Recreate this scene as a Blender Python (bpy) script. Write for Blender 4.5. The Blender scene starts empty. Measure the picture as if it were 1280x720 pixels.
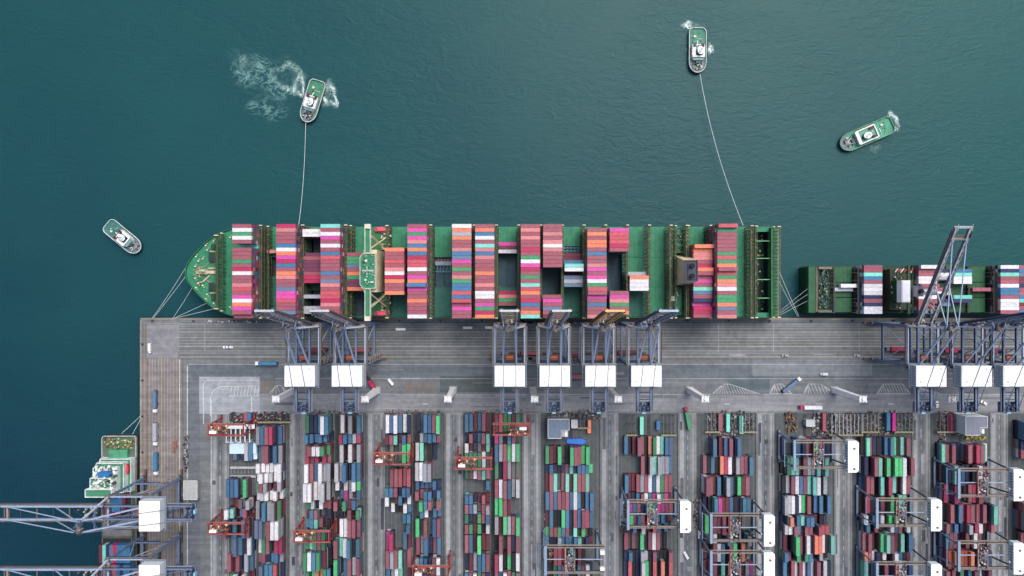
import bpy, math, random
from mathutils import Vector, Matrix
random.seed(7)
S = bpy.context.scene
COL = S.collection
R = math.radians
# ------------------------------------------------------------------ camera
H = 475.0
F = 1280 * 24 / 36.0
cam_d = bpy.data.cameras.new('camera'); cam = bpy.data.objects.new('camera', cam_d)
COL.objects.link(cam); cam.location = (0, 0, H); cam.rotation_euler = (0, 0, 0)
cam_d.lens = 24; cam_d.sensor_width = 36; cam_d.clip_start = 1; cam_d.clip_end = 20000
S.camera = cam
# ------------------------------------------------------------------ world, sun, exposure
SUN_EL, SUN_AZ = 60, 30          # azimuth clockwise from +Y (top of the picture)
w = bpy.data.worlds.new('World'); S.world = w; w.use_nodes = True
nt = w.node_tree; bg = nt.nodes['Background']
sky = nt.nodes.new('ShaderNodeTexSky'); sky.sky_type = 'NISHITA'; sky.sun_disc = False
sky.sun_elevation = R(SUN_EL); sky.sun_rotation = R(SUN_AZ); sky.altitude = 0
sky.air_density = 1.0; sky.dust_density = 6.0; sky.ozone_density = 1.0
nt.links.new(sky.outputs[0], bg.inputs[0]); bg.inputs[1].default_value = 0.13
sd = bpy.data.lights.new('sun', 'SUN'); sun = bpy.data.objects.new('sun', sd); COL.objects.link(sun)
sd.energy = 1.35; sd.angle = R(35); sd.color = (1, .98, .96)
dv = Vector((math.sin(R(SUN_AZ)) * math.cos(R(SUN_EL)), math.cos(R(SUN_AZ)) * math.cos(R(SUN_EL)), math.sin(R(SUN_EL))))
sun.rotation_euler = dv.to_track_quat('Z', 'Y').to_euler()
vs = S.view_settings; vs.view_transform = 'Standard'; vs.look = 'None'; vs.gamma = 1; vs.use_curve_mapping = False
vs.exposure = 0.56

# ------------------------------------------------------------------ helpers
def W(px, py, z=0.0):
    s = (H - z) / F
    return ((px - 640) * s, (360 - py) * s, z)
KB = 0.86
def c(r, g, b, k=KB):
    f = lambda v: ((v / 255 + .055) / 1.055) ** 2.4 if v > 10 else v / 255 / 12.92
    return (f(r) * k, f(g) * k, f(b) * k)
class MB:
    def __init__(s, col=(.5, .5, .5)):
        s.v = []; s.f = []; s.c = []; s.col = col
    def face(s, pts, col=None):
        n = len(s.v); s.v += [tuple(p) for p in pts]; s.f.append(tuple(range(n, n + len(pts)))); s.c.append(col or s.col)
        return s
    def hexa(s, p, col=None, top=None):
        n = len(s.v); s.v += [tuple(q) for q in p]
        for i, f in enumerate(((0, 3, 2, 1), (4, 5, 6, 7), (0, 1, 5, 4), (1, 2, 6, 5), (2, 3, 7, 6), (3, 0, 4, 7))):
            s.f.append(tuple(n + k for k in f)); s.c.append((top if (i == 1 and top) else None) or col or s.col)
        return s
    def box(s, x0, x1, y0, y1, z0, z1, col=None, top=None):
        if x0 > x1: x0, x1 = x1, x0
        if y0 > y1: y0, y1 = y1, y0
        return s.hexa([(x0, y0, z0), (x1, y0, z0), (x1, y1, z0), (x0, y1, z0), (x0, y0, z1), (x1, y0, z1), (x1, y1, z1), (x0, y1, z1)], col, top)
    def taper(s, x0, x1, y0, y1, z0, X0, X1, Y0, Y1, z1, col=None, top=None):
        return s.hexa([(x0, y0, z0), (x1, y0, z0), (x1, y1, z0), (x0, y1, z0), (X0, Y0, z1), (X1, Y0, z1), (X1, Y1, z1), (X0, Y1, z1)], col, top)
    def beam(s, p, q, w=.4, h=None, col=None):
        h = h or w; p = Vector(p); q = Vector(q); d = (q - p)
        if d.length < 1e-6: return s
        d.normalize(); up = Vector((0, 0, 1)) if abs(d.z) < .95 else Vector((0, 1, 0))
        a = d.cross(up).normalized() * (w / 2); b = a.cross(d).normalized() * (h / 2)
        return s.hexa([p - a - b, p + a - b, p + a + b, p - a + b, q - a - b, q + a - b, q + a + b, q - a + b], col)
    def cyl(s, x, y, z0, z1, r, col=None, n=10, r2=None, top=None):
        r2 = r if r2 is None else r2; k = len(s.v)
        for (z, rr) in ((z0, r), (z1, r2)):
            for i in range(n):
                a = 2 * math.pi * i / n; s.v.append((x + rr * math.cos(a), y + rr * math.sin(a), z))
        for i in range(n):
            j = (i + 1) % n; s.f.append((k + i, k + j, k + n + j, k + n + i)); s.c.append(col or s.col)
        s.f.append(tuple(k + n + i for i in range(n))); s.c.append(top or col or s.col)
        return s
    def prism(s, pts, z0, z1, col=None, top=None):
        k = len(s.v); n = len(pts)
        s.v += [(p[0], p[1], z0) for p in pts] + [(p[0], p[1], z1) for p in pts]
        for i in range(n):
            j = (i + 1) % n; s.f.append((k + i, k + j, k + n + j, k + n + i)); s.c.append(col or s.col)
        s.f.append(tuple(k + n + i for i in range(n))); s.c.append(top or col or s.col)
        return s
    def wall(s, pts, z0, z1, t=.3, col=None, closed=True):
        n = len(pts)
        for i in range(n if closed else n - 1):
            a, b = pts[i], pts[(i + 1) % n]
            s.beam((a[0], a[1], (z0 + z1) / 2), (b[0], b[1], (z0 + z1) / 2), t, z1 - z0, col)
        return s
    def path(s, pts, w, h=None, col=None):
        for a, b in zip(pts, pts[1:]): s.beam(a, b, w, h, col)
        return s
    def sheet(s, x0, x1, y0, y1, z, col=None):
        if x0 > x1: x0, x1 = x1, x0
        if y0 > y1: y0, y1 = y1, y0
        return s.face([(x0, y0, z), (x1, y0, z), (x1, y1, z), (x0, y1, z)], col)
    def sbeam(s, p, q, w, z, col=None):
        p = Vector((p[0], p[1], 0)); q = Vector((q[0], q[1], 0)); d = q - p
        if d.length < 1e-5: return s
        d.normalize(); a = Vector((-d.y, d.x, 0)) * w / 2; zz = Vector((0, 0, z))
        return s.face([p - a + zz, q - a + zz, q + a + zz, p + a + zz], col)
    def mesh(s, name, mat):
        m = bpy.data.meshes.new(name); m.from_pydata(s.v, [], s.f); m.update()
        at = m.attributes.new('col', 'FLOAT_COLOR', 'FACE')
        flat = []
        for q in s.c: flat += [q[0], q[1], q[2], 1.0]
        at.data.foreach_set('color', flat)
        m.materials.append(mat); return m
    def build(s, name, mat, parent=None):
        o = bpy.data.objects.new(name, s.mesh(name, mat)); COL.objects.link(o)
        if parent: o.parent = parent
        return o
def tag(o, label=None, cat=None, group=None, kind=None):
    if label: o['label'] = label
    if cat: o['category'] = cat
    if group: o['group'] = group
    if kind: o['kind'] = kind
    return o
def empty(name, label, cat, loc=(0, 0, 0), rz=0, group=None):
    o = bpy.data.objects.new(name, None); COL.objects.link(o); o.location = loc; o.rotation_euler = (0, 0, rz)
    o.empty_display_size = 1
    return tag(o, label, cat, group)
KIDS = {}
def copy_tree(o, parent=None):
    cc = o.copy(); COL.objects.link(cc); cc.parent = parent
    for ch in list(o.children): copy_tree(ch, cc)
    return cc

# ------------------------------------------------------------------ materials
def mat_paint(name, rough=.55, dirt=.18, scale=.35, corr=0.0, metal=0.0, spots=0.0):
    m = bpy.data.materials.new(name); m.use_nodes = True; t = m.node_tree; N = t.nodes; L = t.links
    b = N['Principled BSDF']; b.inputs['Roughness'].default_value = rough; b.inputs['Metallic'].default_value = metal
    b.inputs['Specular IOR Level'].default_value = .3
    at = N.new('ShaderNodeAttribute'); at.attribute_name = 'col'
    geo = N.new('ShaderNodeNewGeometry')
    n1 = N.new('ShaderNodeTexNoise'); n1.inputs['Scale'].default_value = scale; n1.inputs['Detail'].default_value = 6
    n1.inputs['Roughness'].default_value = .65
    L.new(geo.outputs['Position'], n1.inputs['Vector'])
    mr = N.new('ShaderNodeMapRange'); mr.inputs['From Min'].default_value = .3; mr.inputs['From Max'].default_value = .7
    mr.inputs['To Min'].default_value = 1 - dirt; mr.inputs['To Max'].default_value = 1 + dirt * .55
    L.new(n1.outputs['Fac'], mr.inputs['Value'])
    mx = N.new('ShaderNodeMix'); mx.data_type = 'RGBA'; mx.blend_type = 'MULTIPLY'; mx.inputs['Factor'].default_value = 1
    L.new(at.outputs['Color'], mx.inputs['A']); L.new(mr.outputs['Result'], mx.inputs['B'])
    out = mx.outputs['Result']
    if spots:
        n2 = N.new('ShaderNodeTexNoise'); n2.inputs['Scale'].default_value = 1.1; n2.inputs['Detail'].default_value = 8
        L.new(geo.outputs['Position'], n2.inputs['Vector'])
        m2 = N.new('ShaderNodeMapRange'); m2.inputs['From Min'].default_value = .58; m2.inputs['From Max'].default_value = .72
        m2.inputs['To Max'].default_value = spots
        L.new(n2.outputs['Fac'], m2.inputs['Value'])
        mm = N.new('ShaderNodeMix'); mm.data_type = 'RGBA'
        L.new(m2.outputs['Result'], mm.inputs['Factor']); L.new(out, mm.inputs['A'])
        mm.inputs['B'].default_value = (.10, .065, .045, 1); out = mm.outputs['Result']
    L.new(out, b.inputs['Base Color'])
    if corr:
        wv = N.new('ShaderNodeTexNoise'); wv.inputs['Scale'].default_value = 2.5
        L.new(geo.outputs['Position'], wv.inputs['Vector'])
        bp = N.new('ShaderNodeBump'); bp.inputs['Strength'].default_value = corr; bp.inputs['Distance'].default_value = .2
        L.new(wv.outputs['Fac'], bp.inputs['Height']); L.new(bp.outputs['Normal'], b.inputs['Normal'])
    return m
M_CONT = mat_paint('container_paint', .55, .24, .6, .35, spots=.4)
M_STEEL = mat_paint('steel_paint', .5, .22, .8, spots=.22)
M_SHIP = mat_paint('ship_deck_paint', .6, .3, .22, .2, spots=.35)
M_WHITE = mat_paint('white_paint', .5, .1, .5, spots=.12)
M_CAR = mat_paint('vehicle_paint', .35, .08, 1.5)
M_ROPE = mat_paint('rope_fibre', .8, .1, 2)
M_DARK = mat_paint('dark_machinery', .7, .35, 1.2, spots=.3)

def mat_ground(name):
    m = mat_paint(name, .85, .14, .03)
    t = m.node_tree; N = t.nodes; L = t.links; b = N['Principled BSDF']
    src = b.inputs['Base Color'].links[0].from_socket
    geo = N.new('ShaderNodeNewGeometry')
    def layer(src, scale, a, bb, lo, hi, stretch=(1, 1, 1)):
        mp = N.new('ShaderNodeMapping'); mp.inputs['Scale'].default_value = stretch
        L.new(geo.outputs['Position'], mp.inputs['Vector'])
        n = N.new('ShaderNodeTexNoise'); n.inputs['Scale'].default_value = scale; n.inputs['Detail'].default_value = 7
        n.inputs['Roughness'].default_value = .6
        L.new(mp.outputs[0], n.inputs['Vector'])
        r = N.new('ShaderNodeMapRange'); r.inputs['From Min'].default_value = a; r.inputs['From Max'].default_value = bb
        r.inputs['To Min'].default_value = lo; r.inputs['To Max'].default_value = hi
        L.new(n.outputs['Fac'], r.inputs['Value'])
        x = N.new('ShaderNodeMix'); x.data_type = 'RGBA'; x.blend_type = 'MULTIPLY'; x.inputs['Factor'].default_value = 1
        L.new(src, x.inputs['A']); L.new(r.outputs['Result'], x.inputs['B']); return x.outputs['Result']
    o = layer(src, .25, .35, .75, .82, 1.15)
    o = layer(o, 1.5, .3, .8, .85, 1.12); o = layer(o, .07, .56, .68, 1.0, .84)
    if name == 'apron_concrete': o = layer(o, .12, .42, .62, .84, 1.06, (.08, 2.2, 1))
    if name == 'lane_concrete': o = layer(o, .12, .42, .62, .84, 1.06, (2.6, .08, 1))
    L.new(o, b.inputs['Base Color'])
    return m
M_APRON = mat_ground('apron_concrete'); M_LANE = mat_ground('lane_concrete'); M_YARD = mat_ground('yard_asphalt')

def mat_water():
    m = bpy.data.materials.new('sea_water'); m.use_nodes = True; t = m.node_tree; N = t.nodes; L = t.links
    b = N['Principled BSDF']; b.inputs['Roughness'].default_value = .36; b.inputs['IOR'].default_value = 1.33; b.inputs['Specular IOR Level'].default_value = .2
    geo = N.new('ShaderNodeNewGeometry')
    def noise(scale, det=4, stretch=(1, 1, 1), dist=0, rot=0):
        mp = N.new('ShaderNodeMapping'); mp.inputs['Scale'].default_value = stretch; mp.inputs['Rotation'].default_value = (0, 0, rot)
        L.new(geo.outputs['Position'], mp.inputs['Vector'])
        n = N.new('ShaderNodeTexNoise'); n.inputs['Scale'].default_value = scale; n.inputs['Detail'].default_value = det
        n.inputs['Distortion'].default_value = dist
        L.new(mp.outputs[0], n.inputs['Vector']); return n.outputs['Fac']
    big = noise(.0035, 3, dist=.6); mid = noise(.02, 5, (1, 1.6, 1), .8, .5)
    ad = N.new('ShaderNodeMath'); ad.operation = 'MULTIPLY_ADD'; ad.inputs[1].default_value = .15
    hb2 = N.new('ShaderNodeMath'); hb2.operation = 'MULTIPLY_ADD'; hb2.inputs[1].default_value = .45; hb2.inputs[2].default_value = .28; L.new(big, hb2.inputs[0])
    L.new(mid, ad.inputs[0]); L.new(hb2.outputs[0], ad.inputs[2])
    # sky reflection brightening toward upper right is painted into the colour, with silty green
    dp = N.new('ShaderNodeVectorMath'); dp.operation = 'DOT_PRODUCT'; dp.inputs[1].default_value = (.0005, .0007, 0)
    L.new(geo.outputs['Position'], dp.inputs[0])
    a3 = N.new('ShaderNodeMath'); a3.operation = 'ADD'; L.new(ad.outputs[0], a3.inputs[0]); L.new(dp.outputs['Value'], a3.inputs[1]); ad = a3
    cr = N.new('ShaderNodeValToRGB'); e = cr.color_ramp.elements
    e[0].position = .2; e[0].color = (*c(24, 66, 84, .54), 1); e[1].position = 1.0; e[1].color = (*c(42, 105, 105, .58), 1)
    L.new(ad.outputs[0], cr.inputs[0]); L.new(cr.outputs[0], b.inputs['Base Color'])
    w1 = noise(.09, 5, (1, 2.2, 1), 1.2, .5); w2 = noise(.5, 4, (1, 1.9, 1), .8, .4)
    a2 = N.new('ShaderNodeMath'); a2.operation = 'MULTIPLY_ADD'; a2.inputs[1].default_value = .3
    L.new(w2, a2.inputs[0]); L.new(w1, a2.inputs[2])
    gust = noise(.007, 3, (1, 1.5, 1), 1.0, .6)
    gr_ = N.new('ShaderNodeMapRange'); gr_.inputs['From Min'].default_value = .35; gr_.inputs['From Max'].default_value = .65; gr_.inputs['To Min'].default_value = .15; gr_.inputs['To Max'].default_value = .65
    L.new(gust, gr_.inputs['Value'])
    bp = N.new('ShaderNodeBump'); bp.inputs['Distance'].default_value = .8; L.new(gr_.outputs['Result'], bp.inputs['Strength'])
    L.new(a2.outputs[0], bp.inputs['Height']); L.new(bp.outputs[0], b.inputs['Normal'])
    return m
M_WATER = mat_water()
def mat_foam(name, scale, thin, amount, seed, soft=1.0, col=(.75, .85, .85)):
    m = bpy.data.materials.new(name); m.use_nodes = True; t = m.node_tree; N = t.nodes; L = t.links
    b = N['Principled BSDF']; b.inputs['Base Color'].default_value = (*col, 1); b.inputs['Roughness'].default_value = .7
    tc = N.new('ShaderNodeTexCoord'); out = N['Material Output']
    mp = N.new('ShaderNodeMapping'); mp.inputs['Location'].default_value = (seed, seed * 1.7, 0)
    L.new(tc.outputs['Object'], mp.inputs['Vector'])
    n = N.new('ShaderNodeTexNoise'); n.inputs['Scale'].default_value = scale; n.inputs['Detail'].default_value = 5; n.inputs['Distortion'].default_value = 2.2
    L.new(mp.outputs[0], n.inputs['Vector'])
    s1 = N.new('ShaderNodeMath'); s1.operation = 'SUBTRACT'; s1.inputs[1].default_value = .5; L.new(n.outputs['Fac'], s1.inputs[0])
    s2 = N.new('ShaderNodeMath'); s2.operation = 'ABSOLUTE'; L.new(s1.outputs[0], s2.inputs[0])
    r = N.new('ShaderNodeMapRange'); r.inputs['From Min'].default_value = 0; r.inputs['From Max'].default_value = thin
    r.inputs['To Min'].default_value = 1; r.inputs['To Max'].default_value = 0; L.new(s2.outputs[0], r.inputs['Value'])
    g = N.new('ShaderNodeAttribute'); g.attribute_name = 'fall'
    n3 = N.new('ShaderNodeTexNoise'); n3.inputs['Scale'].default_value = scale * .45; n3.inputs['Detail'].default_value = 3
    L.new(mp.outputs[0], n3.inputs['Vector'])
    r3 = N.new('ShaderNodeMapRange'); r3.inputs['From Min'].default_value = .42; r3.inputs['From Max'].default_value = .66
    L.new(n3.outputs['Fac'], r3.inputs['Value'])
    r3.inputs['To Min'].default_value = .12
    mu = N.new('ShaderNodeMath'); mu.operation = 'MULTIPLY'; L.new(r.outputs['Result'], mu.inputs[0]); L.new(g.outputs['Fac'], mu.inputs[1])
    m3 = N.new('ShaderNodeMath'); m3.operation = 'MULTIPLY'; L.new(mu.outputs[0], m3.inputs[0]); L.new(r3.outputs['Result'], m3.inputs[1])
    m4 = N.new('ShaderNodeMath'); m4.operation = 'MULTIPLY'; m4.use_clamp = True; m4.inputs[1].default_value = amount; L.new(m3.outputs[0], m4.inputs[0])
    tr = N.new('ShaderNodeBsdfTransparent'); mix = N.new('ShaderNodeMixShader')
    L.new(m4.outputs[0], mix.inputs[0]); L.new(tr.outputs[0], mix.inputs[1]); L.new(b.outputs[0], mix.inputs[2]); L.new(mix.outputs[0], out.inputs[0])
    return m
def foam(px, py, rx, ry, mat, rot=0, ring=False, label='', nr=8, na=28):
    """flat irregular patch of foam lying on the water; 'fall' thins it towards the rim"""
    x, y, z = W(px, py, -4); v = [(0, 0, 0)]; f = []; fa = [0 if ring else 1]
    for i in range(1, nr + 1):
        t = i / nr
        for j in range(na):
            a = 2 * math.pi * j / na; wob = 1 + .18 * math.sin(3 * a + px) + .1 * math.sin(5 * a + py)
            v.append((rx * t * wob * math.cos(a), ry * t * wob * math.sin(a), 0))
            fa.append(max(0, 1 - abs(t - .7) / .3) if ring else max(0, 1 - t ** 2))
    for j in range(na): f.append((0, 1 + j, 1 + (j + 1) % na))
    for i in range(nr - 1):
        for j in range(na):
            a = 1 + i * na + j; b = 1 + i * na + (j + 1) % na; f.append((a, a + na, b + na, b))
    m = bpy.data.meshes.new('wash_foam'); m.from_pydata(v, [], f); m.update()
    at = m.attributes.new('fall', 'FLOAT', 'POINT'); at.data.foreach_set('value', fa); m.materials.append(mat)
    o = bpy.data.objects.new('wash_foam', m); COL.objects.link(o); foam.z += .004
    o.location = (x, y, -3.99 + foam.z); o.rotation_euler = (0, 0, rot); tag(o, label, 'foam', kind='stuff')
foam.z = 0

# ------------------------------------------------------------------ sea and land
EDGE_X, EDGE_Y = -258.4, -21.2
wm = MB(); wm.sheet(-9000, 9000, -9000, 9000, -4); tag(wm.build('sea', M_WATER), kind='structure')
CG = c(117, 123, 127)
q = MB(CG)
q.face([(EDGE_X, -9000, 0), (9000, -9000, 0), (9000, EDGE_Y, 0), (EDGE_X, EDGE_Y, 0)])
CQ = c(91, 88, 82)
q.face([(EDGE_X, EDGE_Y, -14), (EDGE_X, EDGE_Y, 0), (9000, EDGE_Y, 0), (9000, EDGE_Y, -14)], CQ)
q.face([(EDGE_X, -9000, -14), (EDGE_X, -9000, 0), (EDGE_X, EDGE_Y, 0), (EDGE_X, EDGE_Y, -14)], CQ)
tag(q.build('quay', M_APRON), kind='structure')
def gx(px): return (px - 640) * H / F
def gy(py): return (360 - py) * H / F
# pavement areas (sheets stepped 4 mm apart)
pv = MB()
pv.sheet(gx(223), 700, gy(446), gy(403), .004, c(113, 119, 124))          # crane lanes
pv.sheet(EDGE_X + 1.2, gx(228), -700, gy(446.5), .004, c(129, 122, 120))  # west crane lanes
pv.sheet(gx(183), gx(222.6), gy(446), gy(406), .008, c(141, 143, 150))    # light corner slab
tag(pv.build('apron_lanes', M_APRON), kind='structure')
rd = MB()
rd.sheet(gx(236), 700, gy(476), gy(456), .004, c(103, 112, 120))
rd.sheet(gx(236), gx(250), -700, gy(476.3), .004, c(107, 114, 123))
rd.sheet(gx(325), 700, gy(493), gy(476.3), .004, c(115, 120, 126))
rd.sheet(gx(250.3), 700, gy(514), gy(493.3), .004, c(137, 141, 147))
rd.sheet(gx(249), gx(324.6), gy(517), gy(471), .008, c(159, 167, 176))
rd.sheet(gx(550), gx(640), gy(490), gy(470), .008, c(87, 98, 100))
rd.sheet(gx(910), gx(962), gy(488), gy(474), .008, c(89, 104, 110))
rd.sheet(gx(325), gx(344), gy(493), gy(476), .008, c(121, 120, 117))
rd.sheet(gx(505), gx(545), gy(489), gy(477), .012, c(119, 116, 114))
rd.sheet(gx(940), gx(1090), gy(470), gy(447), .006, c(125, 132, 139))
for k in range(70):
    x = random.uniform(gx(330), 350); y = random.choice([-47.5, -56, -62, -68, -76, -82]) + random.uniform(-1.5, 1.5); l_ = random.uniform(4, 26); rd.sheet(x, x + l_, y, y + random.uniform(.3, 2.2), .0125 + k * .00005, c(*random.choice([(104, 112, 124), (110, 114, 122), (128, 132, 142), (98, 104, 114), (142, 145, 154)])))
tag(rd.build('port_road', M_APRON), kind='structure')
YG = [-195 + 54.2 * k for k in range(11)]
yd = MB()
for g in YG:
    yd.sheet(g - 2, g + 40.2, -700, gy(516.5), .004, c(87, 94, 98))
    lane0, lane1 = g - 15.0 + 1, g - 2
    yd.sheet(lane0 - 1, lane1, -700, gy(514.3), .004, c(123, 127, 132))
    yd.sheet(lane0 + .6, lane0 + 3.4, -700, gy(518), .008, c(155, 160, 166))
    yd.sheet(lane0 + 4.6, lane0 + 7.4, -700, gy(518), .008, c(105, 112, 118))
    yd.sheet(lane0 + 9.0, lane0 + 10.6, -700, gy(518), .008, c(149, 152, 156))
    yd.sheet(g + 17.8, g + 20.6, -700, gy(518), .008, c(65, 70, 76))
for k in range(150):
    g = random.choice(YG); x = g - 14 + random.choice([1, 5.5, 6, 9.6]) + random.uniform(-.6, .6); y = random.uniform(-235, gy(520)); l_ = random.choice([3, 6, 8, 14, 22])
    if g > -190 or k % 3 == 0: yd.sheet(x, x + random.choice([.8, 1.6, 2.4]), y - l_, y, .012 + k * .0001, c(*random.choice([(86, 92, 102), (96, 100, 108), (150, 152, 160), (70, 76, 88)])))
for g in YG:
    for k in range(26): y = gy(519) - k * 7; yd.sheet(g - 8.1, g - 7.8, y - 3, y, .03, c(169, 172, 174))
tag(yd.build('yard_pavement', M_LANE), kind='structure')
mk = MB(c(175, 178, 178)); YEL = c(165, 160, 138); GRY = c(147, 151, 154); WHT = c(205, 209, 210)
for i, (py, wd, cl) in enumerate([(405, .5, GRY), (407.8, .35, GRY), (411, .45, GRY), (415, .5, YEL), (418.6, .35, GRY), (422, .5, GRY), (425.6, .4, YEL),
                   (429.2, .35, GRY), (433, .7, YEL), (438.5, .5, GRY), (441.5, .35, GRY), (446, .6, YEL)]):
    mk.sheet(gx(224), 700, gy(py) - wd / 2, gy(py) + wd / 2, .016, cl)
for py, x0 in ((473.4, 344), (455.5, 236), (492.8, 325)):
    mk.sheet(gx(x0), 700, gy(py) - .22, gy(py) + .22, .02, c(163, 168, 171))
for px in (223.3, 256, 617, 703, 898, 967, 1074):
    mk.sheet(gx(px) - .3, gx(px) + .3, gy(440), gy(404), .02, GRY)
for px in (187, 190.5, 194, 198.2, 202, 205.5, 209.6, 213, 216.5, 221):
    mk.sheet(gx(px) - .22, gx(px) + .22, -700, gy(448), .016, random.choice([YEL, GRY, GRY]))
for px in (224.5, 234.2, 264):
    mk.sheet(gx(px) - .25, gx(px) + .25, -700, gy(449 if px < 230 else 457 if px < 240 else 500), .02, WHT)
mk.sheet(gx(181), gx(222), gy(404.6), gy(403.9), .016, c(160, 140, 120)); mk.sheet(gx(180.6), gx(181.6), -700, gy(404), .02, c(149, 138, 126))
mk.sheet(gx(182), gx(182.8), gy(446), gy(405), .02, c(91, 84, 76)); mk.sheet(gx(183), gx(222), gy(446.6), gy(446), .02, c(169, 170, 174))
# curved lane edge and zebra on the light slab
def arcpts(cx, cy, r, a0, a1, n=10): return [(cx + r * math.cos(R(a0 + (a1 - a0) * i / n)), cy - r * math.sin(R(a0 + (a1 - a0) * i / n))) for i in range(n + 1)]
def pline(pts, wd, z=.02, col=None):
    q2 = [(gx(a), gy(b)) for a, b in pts]
    for a, b in zip(q2, q2[1:]): mk.sbeam(a, b, wd, z, col)
pline([(254.5, 530)] + arcpts(262, 483, 8, 180, 90) + [(324, 475)], .5, .020, WHT)
pline([(263, 520)] + arcpts(280, 500, 17, 180, 90) + [(324, 482.4)], .45, .024, WHT)
pline([(285, 495), (324, 495)], .3, .02, WHT)
for k in range(9): pline([(288 + k * 4.2, 495), (290 + k * 4.2, 483)], .45, .028, WHT)
for k in range(12): pline([(314.5, 496 + k * 2), (314.5, 497.2 + k * 2)], .7, .02, c(224, 228, 228))
def zebra(x0, x1, x2, x3, yt, yb, n):
    pline([(x0, yb), (x1, yt), (x2, yt), (x3, yb), (x0, yb)], .3, .02, WHT)
    for k in range(n):
        t = (k + .5) / n; xb = x0 + (x3 - x0) * t; xt = max(xb - 5, x1); 
        yt2 = yt if xt <= x2 else yt + (yb - yt) * (xt - x2) / max(x3 - x2, .1)
        if xb - 1 > x0: pline([(xb, yb), (xt, yt2)], .36, .024, c(177, 182, 184))
zebra(890, 903, 912, 952, 480, 493, 17); zebra(962, 968, 978, 990, 480, 492, 7); zebra(1004, 1010, 1026, 1046, 480, 493, 10)
zebra(1096, 1104, 1128, 1138, 480, 492, 12); zebra(336, 345, 352, 360, 482, 493, 4)
for px in (430, 528, 750, 905, 1020, 1110): pline([(px, 505), (px + 7, 505)], .5, .02, WHT)
for x0, x1 in ((344, 640), (672, 742), (775, 842), (875, 900), (930, 1140)): pline([(x0, 511), (x1, 511)], .25, .02, c(159, 162, 164))
for g in YG:   # slot lines of the stacks, lane edges
    for k in range(7):
        for off in (0, 20.5): mk.sheet(g + off + k * 2.9 - .06, g + off + k * 2.9 + .06, -700, gy(519), .016, c(127, 132, 132))
    for px in (-2.2, -14.4): mk.sheet(g + px - .15, g + px + .15, -700, gy(517), .016, c(164, 167, 168))
    mk.sheet(g - 14.4, g - 2.2, gy(517.6), gy(517), .02, c(171, 174, 174))
tag(mk.build('road_markings', M_APRON), kind='structure')
rl = MB(c(63, 60, 54))
for py in (403.4, 448.8): rl.box(gx(224), 700, gy(py) - .12, gy(py) + .12, .005, .06)
for px in (183.9, 228.5): rl.box(gx(px) - .12, gx(px) + .12, -700, gy(448), .005, .06)
tag(rl.build('crane_rails', M_STEEL), kind='structure')
kb = MB(c(149, 140, 132))
kb.box(EDGE_X, 700, EDGE_Y - .9, EDGE_Y + .35, -.3, .25); kb.box(EDGE_X - .35, EDGE_X + .9, -700, EDGE_Y - .9, -.3, .25)
tag(kb.build('quay_kerb', M_APRON), kind='structure')
# ------------------------------------------------------------------ containers
CC = {'W': c(226, 228, 236), 'L': c(170, 176, 190), 'B': c(62, 118, 160), 'n': c(38, 52, 92), 'R': c(156, 88, 104), 'r': c(112, 48, 66),
      'X': c(190, 84, 98), 'C': c(178, 46, 92), 'P': c(190, 50, 140), 'M': c(200, 76, 160), 'O': c(226, 132, 102), 'S': c(196, 126, 130), 'G': c(66, 146, 104),
      'T': c(120, 212, 196), 'y': c(112, 112, 116), 'k': c(38, 38, 46), 'D': c(96, 118, 148), 'U': c(110, 58, 86), 'E': c(72, 205, 128), 'V': c(214, 98, 60)}
CN = {'W': 'white', 'L': 'pale grey', 'B': 'blue', 'n': 'navy', 'R': 'dusky red', 'r': 'dark maroon', 'X': 'coral red', 'C': 'crimson', 'P': 'purple pink', 'M': 'magenta',
      'O': 'orange', 'S': 'pale rose', 'G': 'green', 'T': 'mint', 'y': 'grey', 'k': 'black', 'D': 'slate blue', 'U': 'plum', 'E': 'bright green', 'V': 'vermilion'}
def mute(col, a=.16):
    g = (col[0] + col[1] + col[2]) / 3; k = .74 if g < .5 else .9; return tuple((v * (1 - a) + g * a) * k for v in col)
def jit(col, a=.1):
    if min(col) > .3: k = 1 - random.random() * a * 2; return (col[0] * k, col[1] * k, col[2] * k)
    k = 1 + random.uniform(-a, a) * 1.3; return (col[0] * k * (1 + random.uniform(-a, a)), col[1] * k * (1 + random.uniform(-a, a) * .9), col[2] * k * (1 + random.uniform(-a, a) * .5))
def cbox(mb, x, y, z, lx, ly, h, col, detail=False):
    """one container: walls, a roof pressed in between its top rails, and door gear on the end"""
    a, b = lx / 2, ly / 2
    if not detail:
        mb.box(x - a, x + a, y - b, y + b, z, z + h, col); return
    e = .13; rc = (col[0] * .97, col[1] * .97, col[2] * .97)
    mb.box(x - a, x + a, y - b, y + b, z, z + h - .09, rc)
    mb.box(x - a, x + a, y - b, y - b + e, z + h - .09, z + h, col); mb.box(x - a, x + a, y + b - e, y + b, z + h - .09, z + h, col)
    mb.box(x - a, x - a + e, y - b + e, y + b - e, z + h - .09, z + h, col); mb.box(x + a - e, x + a, y - b + e, y + b - e, z + h - .09, z + h, col)
    g = (col[0] * .8 + .05, col[1] * .8 + .05, col[2] * .8 + .05)
    if lx > ly:
        for k in (-.75, -.3, .3, .75): mb.box(x + a, x + a + .05, y + k - .04, y + k + .04, z + .2, z + h - .2, g)
    else:
        for k in (-.75, -.3, .3, .75): mb.box(x + k - .04, x + k + .04, y - b - .05, y - b, z + .2, z + h - .2, g)
CM = {}
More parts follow.
